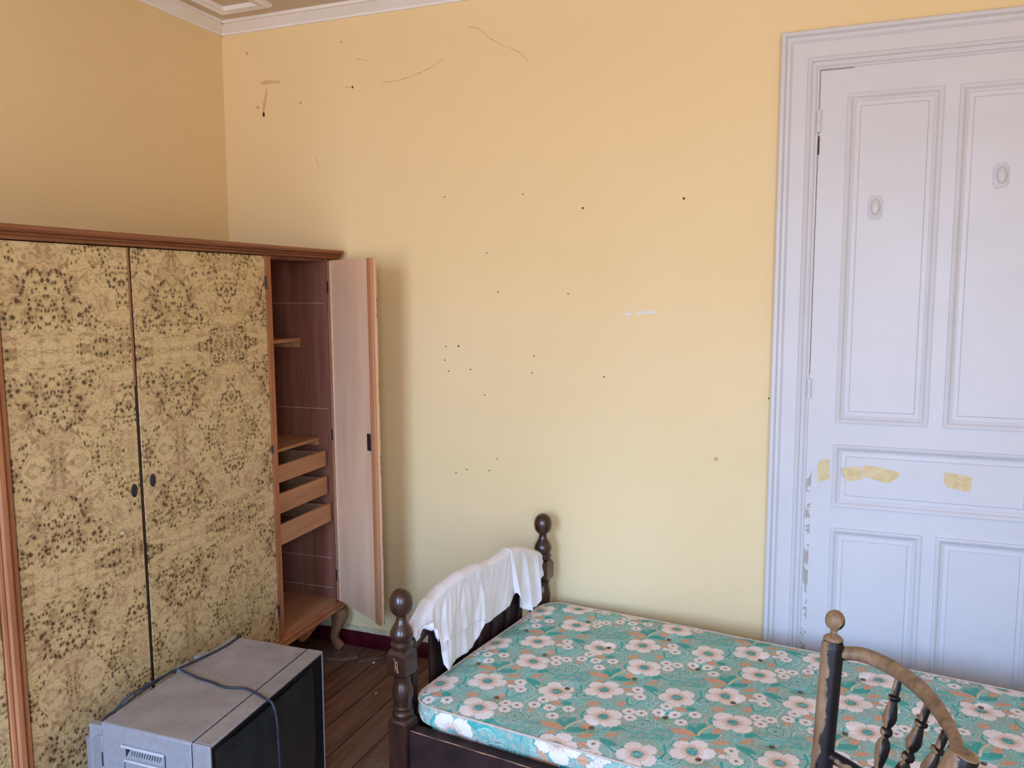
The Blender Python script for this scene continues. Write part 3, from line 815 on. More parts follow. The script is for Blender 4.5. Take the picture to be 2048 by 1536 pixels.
# the printed fabric: a repeat painted on a small canvas, then looked up for every vertex
CW, CH, RES = 0.345, 0.355, 1400
SHV = 0.135
nx, ny = int(CW * RES), int(CH * RES)
gu, gv = np.meshgrid((np.arange(nx) + .5) / RES, (np.arange(ny) + .5) / RES, indexing='ij')
def L3(r, g, b): return np.array(lin(r, g, b)[:3])
def vnoise(shape, cell, seed):
    r = np.random.default_rng(seed)
    gx = max(2, shape[0] // cell); gy = max(2, shape[1] // cell)
    g = r.random((gx, gy))
    xi = np.arange(shape[0]) / shape[0] * gx; yi = np.arange(shape[1]) / shape[1] * gy
    x0 = xi.astype(int) % gx; y0 = yi.astype(int) % gy; fx = xi - xi.astype(int); fy = yi - yi.astype(int)
    fx = fx * fx * (3 - 2 * fx); fy = fy * fy * (3 - 2 * fy)
    x1 = (x0 + 1) % gx; y1 = (y0 + 1) % gy
    return (g[np.ix_(x0, y0)] * np.outer(1 - fx, 1 - fy) + g[np.ix_(x1, y0)] * np.outer(fx, 1 - fy) + g[np.ix_(x0, y1)] * np.outer(1 - fx, fy) + g[np.ix_(x1, y1)] * np.outer(fx, fy))
C_AQ = L3(146, 194, 184); C_GR = L3(172, 180, 164); C_TE = L3(78, 172, 162); C_TD = L3(64, 142, 142); C_LT = L3(178, 222, 220)
C_WH = L3(244, 232, 228); C_PE = L3(220, 168, 138); C_PD = L3(194, 140, 110); C_CE = L3(96, 162, 152); C_CR = L3(226, 204, 168); C_DK = L3(70, 108, 96)
can = np.zeros((nx, ny, 3))
n1 = vnoise((nx, ny), 60, 1); n2 = vnoise((nx, ny), 22, 2); n3 = vnoise((nx, ny), 5, 3)
f = np.clip((n1 * .7 + n2 * .3 - .35) / .3, 0, 1)[..., None]
can[:] = C_AQ * (1 - f) + C_GR * f
band = np.sin((n1 * 7 + n2 * 2.2) * 2 * PI)
can[band > 0.93] = C_LT * 0.8 + C_AQ * 0.2
can[(band < -0.86)] = C_TE * 0.5 + C_AQ * 0.5
def put(mask, col, alpha=1.0):
    can[mask] = can[mask] * (1 - alpha) + col * alpha
def copies(u, v, rad):
    for k in (-2, -1, 0, 1, 2):
        for j in (-3, -2, -1, 0, 1, 2, 3):
            cu = u + k * CW; cv = v + k * SHV + j * CH
            if -rad < cu < CW + rad and -rad < cv < CH + rad: yield cu, cv
def smallwave(th, n, ph, amp): return 1 + amp * np.cos(n * th + ph)
def flower(u, v, R, ph, petals=5, centre=0.27, small=False):
    for cu, cv in copies(u, v, R * 1.3):
        du = gu - cu; dv = gv - cv
        r = np.hypot(du, dv); th = np.arctan2(dv, du) + ph
        if small:
            edge = R * (0.90 + 0.10 * np.cos(8 * th))
            put(r < edge * 1.10, C_DK, .35); put(r < edge, C_WH)
            put((r < R * .42) & (np.cos(11 * th) > 0.1), C_PD, .6)
            put(r < R * .22, C_DK, .8)
            continue
        k = np.abs(np.cos(petals * th / 2))
        edge = R * (0.56 + 0.46 * k ** 0.42) * (1 + 0.025 * np.cos(23 * th) + 0.015 * np.cos(41 * th + 1) + 0.07 * np.cos(2 * th + 5 * u * 40))
        put(r < edge + 0.0016, C_DK, .55)
        put(r < edge, C_WH)
        put((r < edge) & (k < 0.10) & (r > R * .3), C_PE, .5)
        put((r < edge) & (np.cos(60 * th) > .86) & (r > R * .72), C_PE, .25)
        ray = np.abs(np.sin(17 * th + 2 * np.sin(5 * th)))
        put((r < R * (0.34 + 0.22 * ray)) & (ray > .55), C_PE, .6)
        put(r < R * .36, C_PE, .7)
        e2 = R * centre
        put(r < e2, C_CE); put((r < e2) & (n3 > .62), C_LT, .5); put((r < e2) & (n3 < .3), C_TD, .5)
def leaf_(p, q_, wd, col, edge, vein=True):
    mu, mv = (p[0] + q_[0]) / 2, (p[1] + q_[1]) / 2
    Ln = math.hypot(q_[0] - p[0], q_[1] - p[1]); cx, sx = (q_[0] - p[0]) / Ln, (q_[1] - p[1]) / Ln
    for cu, cv in copies(mu, mv, Ln):
        a = ((gu - cu) * cx + (gv - cv) * sx) / (Ln / 2); c_ = (-(gu - cu) * sx + (gv - cv) * cx)
        hw = wd * np.clip(1 - a * a, 0, 1) ** .8
        m = (np.abs(a) < 1) & (np.abs(c_) < hw)
        put((np.abs(a) < 1.05) & (np.abs(c_) < hw + .0014), edge, .6)
        put(m, col)
        if vein:
            put(m & (np.abs(c_) < .0010), edge, .8)
            put(m & (np.abs(np.sin((a * 9 + np.abs(c_) / wd * 3))) < .18), edge, .35)
def rosette(u, v, R):
    for cu, cv in copies(u, v, R * 1.2):
        r = np.hypot(gu - cu, gv - cv); th = np.arctan2(gv - cv, gu - cu)
        e = R * (1 + .035 * np.cos(16 * th))
        put(r < e * 1.06, C_DK, .8); put(r < e * .93, C_LT); put(r < e * .82, C_GR * .5 + C_AQ * .5)
        put((np.abs(r - R * .62) < R * .06), C_AQ); put((r < R * .8) & (np.cos(20 * th) > .55) & (r > R * .40), C_TE, .55)
        put(np.abs(r - R * .38) < R * .05, C_LT, .7); put(r < R * .30, C_CE, .8); put(r < R * .14, C_TD)
def stroke(pts, wd, col, dash=0):
    P = catmull([(a, b_, 0) for a, b_ in pts], 10)
    acc = 0
    for i in range(len(P) - 1):
        a, c_ = P[i], P[i + 1]; seg = (c_ - a).length; acc += seg
        if dash and int(acc / dash) % 2: continue
        for cu, cv in copies(a.x, a.y, .03):
            su, sv = c_.x - a.x, c_.y - a.y
            t_ = np.clip(((gu - cu) * su + (gv - cv) * sv) / max(seg * seg, 1e-9), 0, 1)
            put(np.hypot(gu - cu - t_ * su, gv - cv - t_ * sv) < wd, col, .9)
# shaded leaves and scrolls first
for p, q_, w_ in [((0.425, 0.01), (0.423, 0.085), .022), ((0.057, 0.225), (0.061, 0.296), .020), ((0.124, 0.318), (0.165, 0.372), .020), ((0.34, 0.346), (0.392, 0.391), .018), ((0.372, 0.010), (0.414, 0.040), .014), ((0.30, 0.02), (0.335, 0.055), .014), ((0.47, 0.03), (0.50, 0.06), .012), ((0.09, 0.36), (0.12, 0.41), .014)]:
    leaf_(p, q_, w_, C_AQ * .6 + C_TE * .4, C_TD)
    m_ = ((p[0] + q_[0]) / 2, (p[1] + q_[1]) / 2)
    leaf_((p[0] * .7 + q_[0] * .3, p[1] * .7 + q_[1] * .3), (p[0] * .25 + q_[0] * .75, p[1] * .25 + q_[1] * .75), w_ * .45, C_GR, C_TE, False)
for S in [[(0.254, 0.205), (0.268, 0.172), (0.285, 0.172), (0.297, 0.193), (0.311, 0.236)], [(0.30, 0.28), (0.335, 0.262), (0.345, 0.30), (0.37, 0.33)], [(0.06, 0.18), (0.09, 0.19), (0.11, 0.21), (0.115, 0.25)], [(0.40, 0.24), (0.44, 0.26), (0.455, 0.31), (0.44, 0.35)], [(0.19, 0.02), (0.17, 0.05), (0.18, 0.09)], [(0.26, 0.0), (0.29, 0.03), (0.33, 0.02), (0.36, 0.04)]]:
    stroke(S, .0045, C_TE); stroke([(a + .004, c_ + .004) for a, c_ in S], .0012, C_LT)
for p, q_, w_ in [((0.157, 0.298), (0.203, 0.322), .014), ((0.28, 0.357), (0.301, 0.391), .011), ((0.271, 0.300), (0.326, 0.287), .014), ((0.431, 0.218), (0.463, 0.225), .014), ((0.374, 0.174), (0.404, 0.168), .009), ((0.470, 0.126), (0.503, 0.087), .012), ((0.497, 0.096), (0.508, 0.157), .013), ((0.520, 0.078), (0.561, 0.118), .015)]:
    leaf_(p, q_, w_, C_TE, C_TD)
for p, q_, w_ in [((0.082, 0.305), (0.136, 0.301), .013), ((0.199, 0.331), (0.211, 0.377), .011), ((0.208, 0.281), (0.250, 0.311), .010), ((0.275, 0.317), (0.302, 0.353), .008), ((0.161, 0.109), (0.186, 0.137), .014), ((0.250, 0.144), (0.254, 0.185), .011), ((0.398, 0.211), (0.440, 0.206), .013), ((0.444, 0.093), (0.503, 0.079), .015), ((0.222, 0.256), (0.254, 0.252), .012), ((0.36, 0.128), (0.38, 0.138), .007), ((0.12, 0.255), (0.15, 0.285), .008)]:
    leaf_(p, q_, w_, C_PE, C_PD)
for S in [[(0.347, 0.221), (0.338, 0.171), (0.337, 0.147), (0.352, 0.104)], [(0.362, 0.103), (0.369, 0.118), (0.392, 0.081), (0.399, 0.098), (0.419, 0.107), (0.406, 0.129), (0.394, 0.13)], [(0.308, 0.265), (0.32, 0.256), (0.33, 0.221), (0.313, 0.192)]]:
    stroke(S, .0012, C_LT * .5 + C_WH * .5)
stroke([(0.507, 0.084), (0.512, 0.121), (0.535, 0.164)], .0036, C_CR, .005)
rosette(0.365, 0.077, .026); rosette(0.132, 0.158, .024); rosette(0.348, 0.431, .023)
flower(0.044, 0.140, .060, 0.3); flower(0.170, 0.222, .060, 1.1); flower(0.231, 0.066, .060, 2.2, 4)
for p, q_, w_ in [((0.238, 0.226), (0.262, 0.236), .010), ((0.256, 0.238), (0.292, 0.232), .015), ((0.262, 0.285), (0.285, 0.225), .012)]: leaf_(p, q_, w_, C_WH, C_DK, False)
for u, v in [(0.303, 0.096), (0.323, 0.136), (0.287, 0.130), (0.287, 0.228), (0.377, 0.208), (0.414, 0.173), (0.467, 0.195), (0.443, 0.134), (0.367, 0.166), (0.264, 0.270)]:
    flower(u, v, .0215, random.random() * 6, small=True)
can *= (0.94 + 0.12 * n3)[..., None]
def fabric(u, v):
    k = np.floor(u / CW)
    a = u - k * CW; c_ = np.mod(v - k * SHV, CH)
    return can[np.clip((a * RES).astype(int), 0, nx - 1), np.clip((c_ * RES).astype(int), 0, ny - 1)]

def warp(u, v):
    """square corner -> rounded corner"""
    cu, cv = (U0 + U1) / 2, (V0 + V1) / 2; hu, hv = (U1 - U0) / 2, (V1 - V0) / 2
    x = u - cu; y = v - cv
    ax = np.clip((np.abs(x) - (hu - CR)) / CR, 0, 1); ay = np.clip((np.abs(y) - (hv - CR)) / CR, 0, 1)
    bx = ax * np.sqrt(1 - ay * ay / 2); by = ay * np.sqrt(1 - ax * ax / 2)
    X = np.where(ax > 0, np.sign(x) * (hu - CR + bx * CR), x); Y = np.where(ay > 0, np.sign(y) * (hv - CR + by * CR), y)
    return X + cu, Y + cv
TUFTS = [(0.236, 0.500), (0.241, 0.155), (0.251, 0.840), (0.411, 0.654), (0.405, 0.320), (0.567, 0.135), (0.571, 0.479), (0.576, 0.819), (0.731, 0.644), (0.736, 0.287), (0.884, 0.114), (0.890, 0.470), (0.897, 0.820), (1.044, 0.270), (1.057, 0.643), (1.211, 0.447), (1.221, 0.821), (1.211, 0.110), (1.38, 0.30), (1.39, 0.65), (1.55, 0.12), (1.55, 0.46), (1.55, 0.796), (0.074, 0.325), (0.08, 0.66), (1.72, 0.30), (1.72, 0.64), (1.86, 0.12), (1.86, 0.46), (1.86, 0.80)]
def topz(u, v):
    e = np.minimum(np.minimum(u - U0, U1 - u), np.minimum(v - V0, V1 - v))
    z = ZTOP + 0.004 * np.sin(u * 7.3 + 1) * np.sin(v * 6.1) + 0.006 * np.clip(e / 0.05, 0, 1)
    for a, c_ in TUFTS: z = z - 0.008 * np.exp(-(((u - a) ** 2 + (v - c_) ** 2) / 0.028 ** 2))
    return z
NU, NV = 980, 480
uu = np.linspace(U0, U1, NU); vv = np.linspace(V0, V1, NV)
UU, VV = np.meshgrid(uu, vv, indexing='ij')
ZZ = topz(UU, VV)
XW, YW = warp(UU, VV)
colr = fabric(XW, YW)
vt = np.stack([XW, YW, ZZ - 0.245], -1).reshape(-1, 3)
idx = np.arange(NU * NV).reshape(NU, NV)
q1 = np.stack([idx[:-1, :-1], idx[1:, :-1], idx[1:, 1:], idx[:-1, 1:]], -1).reshape(-1, 4)
# border: walk round the perimeter, drop down the side
per = np.concatenate([idx[:, 0], idx[-1, 1:], idx[-2::-1, -1], idx[0, -2:0:-1]])
pu = vt[per, 0]; pv = vt[per, 1]; pz = vt[per, 2]
npn = len(per)
tx = np.roll(pu, -3) - np.roll(pu, 3); ty = np.roll(pv, -3) - np.roll(pv, 3); ln = np.hypot(tx, ty)
ox, oy = ty / ln, -tx / ln
arc = np.concatenate([[0], np.cumsum(np.hypot(np.diff(pu), np.diff(pv)))])
rows = []; cols = []
NS = 44
for k in range(1, NS + 1):
    t_ = k / NS
    zd = pz * (1 - t_) + 0.0 * t_
    zabs = zd + 0.245
    inn = np.where(zabs > 0.318, 0.0, np.clip((0.318 - zabs) / 0.018, 0, 1) * -0.034)
    bul = 0.005 * math.sin(PI * min(1, t_ * 2.2)) if t_ < .45 else 0.0
    o_ = inn + bul - 0.0
    rows.append(np.stack([pu + ox * o_, pv + oy * o_, zd], -1))
    cols.append(fabric(arc * 0.83 + 0.115, (pz - zd) * 0.83 + 0.012))
allv = np.concatenate([vt] + rows)
allc = np.concatenate([colr.reshape(-1, 3)] + cols)
qs = [q1]
prev = per
for k in range(NS):
    cur = NU * NV + k * npn + np.arange(npn)
    qs.append(np.stack([prev, np.roll(prev, -1), np.roll(cur, -1), cur], -1)[:, ::-1])
    prev = cur
quads = np.concatenate(qs)
me = bpy.data.meshes.new('mattress_cover')
me.vertices.add(len(allv)); me.vertices.foreach_set('co', allv.astype(np.float32).ravel())
me.loops.add(quads.size); me.loops.foreach_set('vertex_index', quads.astype(np.int32).ravel())
me.polygons.add(len(quads)); me.polygons.foreach_set('loop_start', np.arange(0, quads.size, 4, dtype=np.int32)); me.polygons.foreach_set('loop_total', np.full(len(quads), 4, dtype=np.int32))
me.update(calc_edges=True); me.validate()
me.polygons.foreach_set('use_smooth', np.ones(len(me.polygons), dtype=bool))
ca = me.color_attributes.new('print', 'FLOAT_COLOR', 'POINT')
ca.data.foreach_set('color', np.concatenate([allc, np.ones((len(allc), 1))], 1).astype(np.float32).ravel())
def fabmat():
    t = NT('floral_mattress_fabric')
    at = t.n('ShaderNodeAttribute', attribute_name='print')
    v = t.obj()
    c = t.mix(t.smooth(t.noise(v, 5, 5, 0.65), 0.5, 0.8, 0, 0.22), at.outputs['Color'], lin(170, 150, 120))
    t.bump(t.noise(v, 700, 2), 0.2, 0.0008)
    return t.fin(c, 0.8, None, 0.2)
me.materials.append(fabmat())
mo = bpy.data.objects.new('mattress_cover', me); COL.objects.link(mo); mo.parent = MT
# piping cord round the top edge, and a second one lower down
def piping(dz, out):
    st = 6
    pts = [(pu[i] + ox[i] * out, pv[i] + oy[i] * out, pz[i] + dz) for i in range(0, npn, st)]
    mb = MB(); R = []
    n = 8
    for i, p in enumerate(pts):
        a = pts[i - 1]; c_ = pts[(i + 1) % len(pts)]
        t_ = Vector((c_[0] - a[0], c_[1] - a[1], c_[2] - a[2])).normalized(); x = Vector((t_.y, -t_.x, 0)).normalized(); y = Vector((0, 0, 1))
        rr = 0.0034 * (1 + 0.14 * math.sin(i * 2.4))
        R.append([tuple(Vector(p) + (x * math.cos(2 * PI * j / n) + y * math.sin(2 * PI * j / n)) * rr) for j in range(n)])
    R.append(R[0])
    mb.loft(R, True, False)
    return obj('piping', mb, M_CORD2, MT)
piping(-0.001, 0.003)
for a, c_ in TUFTS:
    z = float(topz(np.array([a]), np.array([c_]))[0]) - 0.245
    mb = MB().lathe((a, c_, z - 0.002), (0, 0, 1), [(0, 0.008), (0.004, 0.0085), (0.0055, 0.006), (0.006, 0)], 12)
    obj('tuft_button', mb, M_BTN, MT)

# ---------------------------------------------------------------- cloth over the head rail
CL = thing('cloth', (BO[0], BO[1], 0.40), 'crumpled white cotton cloth draped over the arched head rail of the bed', 'cloth', BA)
def interp(v, pts):
    for (a, x), (c_, y) in zip(pts, pts[1:]):
        if v <= c_: return x + (y - x) * max(0, (v - a)) / (c_ - a)
    return pts[-1][1]
TOPZ = [(0.04, 0.535), (0.07, 0.572), (0.10, 0.606), (0.15, 0.645), (0.225, 0.668), (0.335, 0.680), (0.46, 0.676), (0.515, 0.664), (0.58, 0.664), (0.675, 0.670), (0.75, 0.656), (0.84, 0.626), (0.92, 0.592), (0.955, 0.56)]
def clothtop(v): return max(arch(v) + 0.004, interp(v, TOPZ))
def panel(v0, v1, bottom, backdrop, lay, fold, nv=150, nt=70, skew=0.0, name='cloth_fold'):
    R = []
    for i in range(nv + 1):
        v = v0 + (v1 - v0) * i / nv
        zt = clothtop(v) + lay * 0.5; zb = interp(v, bottom)
        bd = interp(v, backdrop)
        row = []
        xb, xf = -0.012 - 0.021 - lay, -0.012 + 0.020 + lay
        nb = 14
        for j in range(nb):   # back side going up
            t_ = j / nb
            row.append((xb - 0.004 - 0.006 * (1 - t_) * math.sin(v * 60), v, (zt - bd) + (bd - 0.018) * t_))
        for j in range(12):   # over the rail
            a = PI * j / 11
            row.append(((xb + xf) / 2 - math.cos(a) * (xf - xb) / 2, v, zt - 0.018 + 0.018 * math.sin(a)))
        nf = nt - 26
        for j in range(1, nf + 1):
            t_ = j / nf
            dz = (zt - 0.018 - zb) * t_
            off, dv = fold(v, t_)
            row.append((xf + off, v + dv, zt - 0.018 - dz))
        R.append(row)
    mb = MB().loft(R, False, False)
    return mb
def foldA(v, t):
    k = max(0.0, 1 - (v - 0.08) / 0.16)
    o_ = t * (0.005 * math.sin(v * 55 + t * 2.0) + 0.003 * math.sin(v * 21 + 1 + t * 3)) + 0.004 * t
    o_ += 0.0009 * math.sin(v * 190 + 2 * math.sin(t * 3 + v * 20)) * min(1, 4 * t) + 0.0009 * math.sin(t * 11 + v * 42 + 2 * math.sin(v * 60))
    o_ += k * t * (0.016 * math.sin(v * 150 + t * 1.5) + 0.012)
    o_ += 0.006 * t * math.exp(-((v - 0.25) / .05) ** 2)
    return o_, 0.020 * k * t * t + 0.012 * math.sin(t * 2.2) * math.exp(-((v - 0.42) / 0.05) ** 2)
def foldB(v, t): return 0.003 * math.sin(v * 40 + t) * t + 0.003 * t + 0.0008 * math.sin(t * 10 + v * 50 + 2 * math.sin(v * 70)), 0.0
def foldC(v, t):
    tt = (v - 0.68) / 0.27
    o_ = t ** 0.8 * (0.014 * math.sin(tt * 19 + 0.6 * t) + 0.006 * math.sin(tt * 33 + 2 - t)) + 0.010 * t
    return o_, -0.030 * (tt - .45) * t
bA2 = [(0.16, 0.52), (0.186, 0.461), (0.193, 0.418), (0.205, 0.396), (0.256, 0.400), (0.32, 0.402), (0.383, 0.400), (0.42, 0.430), (0.452, 0.470)]
bA = [(0.055, 0.575), (0.085, 0.600), (0.092, 0.567), (0.108, 0.582), (0.121, 0.565), (0.126, 0.521), (0.145, 0.530), (0.161, 0.515), (0.167, 0.476), (0.182, 0.461), (0.20, 0.500), (0.26, 0.492), (0.34, 0.487), (0.42, 0.484), (0.455, 0.482)]
bB = [(0.40, 0.455), (0.452, 0.458), (0.51, 0.452), (0.58, 0.454), (0.645, 0.462), (0.685, 0.490)]
bC = [(0.675, 0.50), (0.690, 0.462), (0.715, 0.435), (0.740, 0.418), (0.793, 0.396), (0.856, 0.392), (0.89, 0.42), (0.92, 0.47), (0.945, 0.515)]
mbs = panel(0.055, 0.452, bA, [(0.05, 0.05), (0.15, 0.11), (0.45, 0.14)], 0.0055, foldA, 190)
obj('cloth_fold', mbs, M_CLOTH, CL, solid=0.0018, angle=180)
mbs = panel(0.165, 0.448, bA2, [(0.05, 0.05), (0.15, 0.10), (0.45, 0.13)], 0.0032, foldA, 130)
obj('cloth_fold', mbs, M_CLOTH, CL, solid=0.0018, angle=180)
mbs = panel(0.41, 0.70, bB, [(0.4, 0.15), (0.7, 0.15)], 0.002, foldB, 90)
obj('cloth_fold', mbs, M_CLOTH, CL, solid=0.0018, angle=180)
mbs = panel(0.668, 0.935, bC, [(0.66, 0.15), (0.94, 0.08)], 0.0045, foldC, 150)
obj('cloth_fold', mbs, M_CLOTH, CL, solid=0.0018, angle=180)
for o in CL.children:   # geometry was written with absolute heights
    for v_ in o.data.vertices: v_.co.z -= 0.40

# ================================================================== TELEVISION
TV = thing('television', (1.015, -1.30, 0), 'dusty silver tube television on the floor with its dark screen turned right', 'television')
TA, TB, TC, TD = Vector((0.862, -1.598)), Vector((1.227, -1.592)), Vector((1.165, -1.004)), Vector((0.808, -1.011))
TH = 0.47
def tp(p, w_, z):
    a = TA.lerp(TB, p); d = TD.lerp(TC, p); c = a.lerp(d, w_)
    return (c.x, c.y, z)
def tbox(mb, p0, p1, w0, w1, z0, z1):
    vs = [tp(p0, w0, z0), tp(p1, w0, z0), tp(p1, w1, z0), tp(p0, w1, z0), tp(p0, w0, z1), tp(p1, w0, z1), tp(p1, w1, z1), tp(p0, w1, z1)]
    return mb.add(vs, [(0, 3, 2, 1), (4, 5, 6, 7), (0, 1, 5, 4), (1, 2, 6, 5), (2, 3, 7, 6), (3, 0, 4, 7)])
def tv(name, mb, mat, bevel=0.0, parent=None):
    return obj(name, mb, mat, parent or TV, True if parent is None else True, bevel)
hs = obj('rear_housing', tbox(MB(), 0.0, 0.8405, 0, 1, 0.012, TH), M_TV, TV, True, bevel=0.006)
# front bezel: hollow frame
mb = MB()
for w0, w1, z0, z1 in ((0, 0.014, 0.012, TH), (0.986, 1, 0.012, TH), (0.014, 0.986, TH - 0.008, TH), (0.014, 0.986, 0.012, 0.05)):
    tbox(mb, 0.8415, 1.0, w0, w1, z0, z1)
obj('front_bezel', mb, M_TV, TV, True, bevel=0.003)
obj('case_seam', tbox(MB(), 0.8385, 0.8435, 0.004, 0.996, TH - 0.001, TH + 0.0004), M_SLOT, TV, True)
obj('case_seam', tbox(MB(), 0.8385, 0.8425, -0.0008, 0.002, 0.014, TH - 0.004), M_SLOT, TV, True)
# dark mask sloping to the tube
def frng(p, m, z0, z1): return [tp(p, m, z0), tp(p, 1 - m, z0), tp(p, 1 - m, z1), tp(p, m, z1)]
mb = MB().loft([frng(0.995, 0.0145, 0.0505, TH - 0.0085), frng(0.985, 0.022, 0.056, TH - 0.014), frng(0.95, 0.075, 0.085, TH - 0.040), frng(0.95, 0.075, 0.085, TH - 0.040)], True, False)
obj('screen_mask', mb, M_TVD, TV, True)
R = []
nn = 14
for i in range(nn + 1):
    z = 0.08 + (TH - 0.035 - 0.08) * i / nn
    R.append([tp(0.952 + 0.03 * (1 - ((j / nn - .5) * 2) ** 2) * 1.0 + 0.012 * (1 - ((i / nn - .5) * 2) ** 2), 0.07 + 0.86 * j / nn, z) for j in range(nn + 1)])
obj('screen', MB().loft(R, False, False), M_SCREEN, TV, True)
# rear bulge: stepped
mb = MB()
mb.loft([frng(-0.001, 0.02, 0.02, 0.455), frng(-0.06, 0.02, 0.02, 0.450), frng(-0.10, 0.06, 0.03, 0.430), frng(-0.22, 0.12, 0.05, 0.40), frng(-0.30, 0.20, 0.08, 0.36), frng(-0.32, 0.26, 0.10, 0.34)])
obj('rear_cone', mb, M_TV, TV, True, bevel=0.003)
for w0, w1 in ((0.03, 0.07), (0.64, 0.72), (0.78, 0.86)):
    mb = tbox(MB(), -0.17, -0.061, w0, w1, 0.30, 0.445)
    obj('rear_rib', mb, M_TV, TV, True, bevel=0.003)
# near side details
def sbox(p0, p1, z0, z1, out=0.002, dep=0.0):
    mb = MB()
    def s3(p, z, o_):
        x, y, _ = tp(p, 0, z); return (x, y - o_, z)
    vs = [s3(p0, z0, -dep), s3(p1, z0, -dep), s3(p1, z0, out), s3(p0, z0, out), s3(p0, z1, -dep), s3(p1, z1, -dep), s3(p1, z1, out), s3(p0, z1, out)]
    return mb.add(vs, [(0, 1, 2, 3), (4, 7, 6, 5), (0, 4, 5, 1), (1, 5, 6, 2), (2, 6, 7, 3), (3, 7, 4, 0)])
pan = obj('side_grille', sbox(0.20, 0.60, 0.416, 0.4225, 0.008), M_TVC, TV, True, bevel=0.002)
obj('grille_lip', sbox(0.23, 0.57, 0.378, 0.384, 0.008), M_TVC, TV, True, bevel=0.002)
obj('grille_edge', sbox(0.596, 0.602, 0.10, 0.4165, 0.0015), M_SLOT, TV, True)
obj('grille_edge', sbox(0.216, 0.220, 0.10, 0.372, 0.0012), M_SLOT, TV, True)
mb = MB()
for k in range(12):
    p = 0.285 + k * 0.0235
    x0, y0, _ = tp(p, 0, 0); x1, y1, _ = tp(p + 0.012, 0, 0)
    mb.add([(x0, y0 - 0.0012, 0.396), (x0 + 0.0018, y0 - 0.0012, 0.396), (x1 + 0.0018, y1 - 0.0012, 0.409), (x1, y1 - 0.0012, 0.409), (x0, y0 + 0.001, 0.396), (x0 + 0.0018, y0 + 0.001, 0.396), (x1 + 0.0018, y1 + 0.001, 0.409), (x1, y1 + 0.001, 0.409)], [(0, 1, 2, 3), (0, 4, 5, 1), (1, 5, 6, 2), (2, 6, 7, 3), (3, 7, 4, 0)])
obj('speaker_slots', mb, M_SLOT, TV, True, smooth=False)
x0, y0, _ = tp(0.235, 0, 0); x1, y1, _ = tp(0.285, 0, 0)
obj('grille_recess', MB().add([(x0, y0 - .0012, 0.388), (x1, y1 - .0012, 0.4145), (x0, y0 - .0012, 0.4145), (x0, y0 + .001, 0.388), (x1, y1 + .001, 0.4145), (x0, y0 + .001, 0.4145)], [(0, 1, 2), (0, 3, 4, 1), (1, 4, 5, 2), (2, 5, 3, 0)]), M_SLOT, TV, True, smooth=False)
obj('side_slot', sbox(-0.001, 0.008, 0.345, 0.385, 0.001), M_SLOT, TV, True)
# side flange running behind the housing
mb = MB()
def fl(p, z, o_):
    x, y, _ = tp(p, 0, z); return (x, y + o_, z)
mb.loft([[fl(-0.25, 0.012, 0.03), fl(-0.002, 0.012, 0.002), fl(-0.002, 0.012, 0.09), fl(-0.25, 0.012, 0.09)], [fl(-0.25, 0.395, 0.03), fl(-0.002, 0.43, 0.002), fl(-0.002, 0.43, 0.09), fl(-0.25, 0.395, 0.09)]])
obj('side_flange', mb, M_TV, TV, True, bevel=0.004)
# the tiny feet
for p in (0.1, 0.9):
    for w_ in (0.08, 0.92):
        x, y, _ = tp(p, w_, 0)
        obj('foot', MB().lathe((x, y, 0), (0, 0, 1), [(0, 0), (0, .012), (.0125, .012), (.0125, 0)], 12), M_TVD, TV, True)
cz = TH + 0.004
cp = [(1.262, -1.36, 0.004), (1.258, -1.352, 0.12), (1.253, -1.350, 0.25), (1.248, -1.348, 0.36), (1.243, -1.346, 0.42), (1.228, -1.343, 0.466), (1.196, -1.338, cz + 0.001), (1.146, -1.318, cz), (1.099, -1.309, cz), (1.046, -1.324, cz), (0.985, -1.312, cz), (0.93, -1.306, cz), (0.875, -1.294, cz + 0.002), (0.838, -1.300, cz + 0.008),
      (0.822, -1.36, 0.468), (0.832, -1.42, 0.470), (0.822, -1.48, 0.455), (0.770, -1.520, 0.40), (0.752, -1.525, 0.25), (0.745, -1.53, 0.12), (0.745, -1.515, 0.30), (0.775, -1.46, 0.43), (0.822, -1.385, 0.473), (0.834, -1.31, cz + 0.004), (0.840, -1.24, cz + 0.003), (0.846, -1.16, cz), (0.850, -1.09, cz), (0.842, -1.03, cz), (0.826, -0.995, 0.466), (0.79, -0.975, 0.38), (0.75, -0.97, 0.2), (0.74, -0.98, 0.03)]
obj('power_cord', MB().tube(catmull(cp, 8), 0.0036, 8), M_CORD, TV, True)

# ================================================================== CHAIR
CHR = thing('chair', (2.62, -1.80, 0), 'worn black and bronze spindle corner chair standing beside the bed', 'chair')
PT = Vector((2.682, -1.530, 0.950)); PB = Vector((2.640, -1.665, 0.0))
QT = Vector((2.857, -1.871, 0.950)); QM = Vector((2.775, -1.868, 0.72)); QB = Vector((2.70, -1.872, 0.0))
def chp(name, mb, mat, **k): return obj(name, mb, mat, CHR, True, **k)
ax = (PT - Vector((2.6695, -1.5665, 0.70))).normalized()
low = PT - ax * 0.52
# left post with its finial
prof = [(-0.52, 0), (-0.52, 0.018), (-0.40, 0.0195), (-0.012, 0.0205), (-0.004, 0.0205), (0.0, 0.0185), (0.002, 0.0185)]
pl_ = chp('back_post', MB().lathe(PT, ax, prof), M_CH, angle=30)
fin = [(0.0025, 0), (0.0025, 0.0165), (0.006, 0.0185), (0.010, 0.0175), (0.014, 0.012), (0.017, 0.0065), (0.022, 0.0055), (0.025, 0.008), (0.029, 0.0135), (0.036, 0.0172), (0.043, 0.0180), (0.050, 0.0168), (0.057, 0.0125), (0.061, 0.006), (0.0622, 0)]
chp('finial', MB().lathe(PT, ax, fin), M_CHTOP, angle=50)
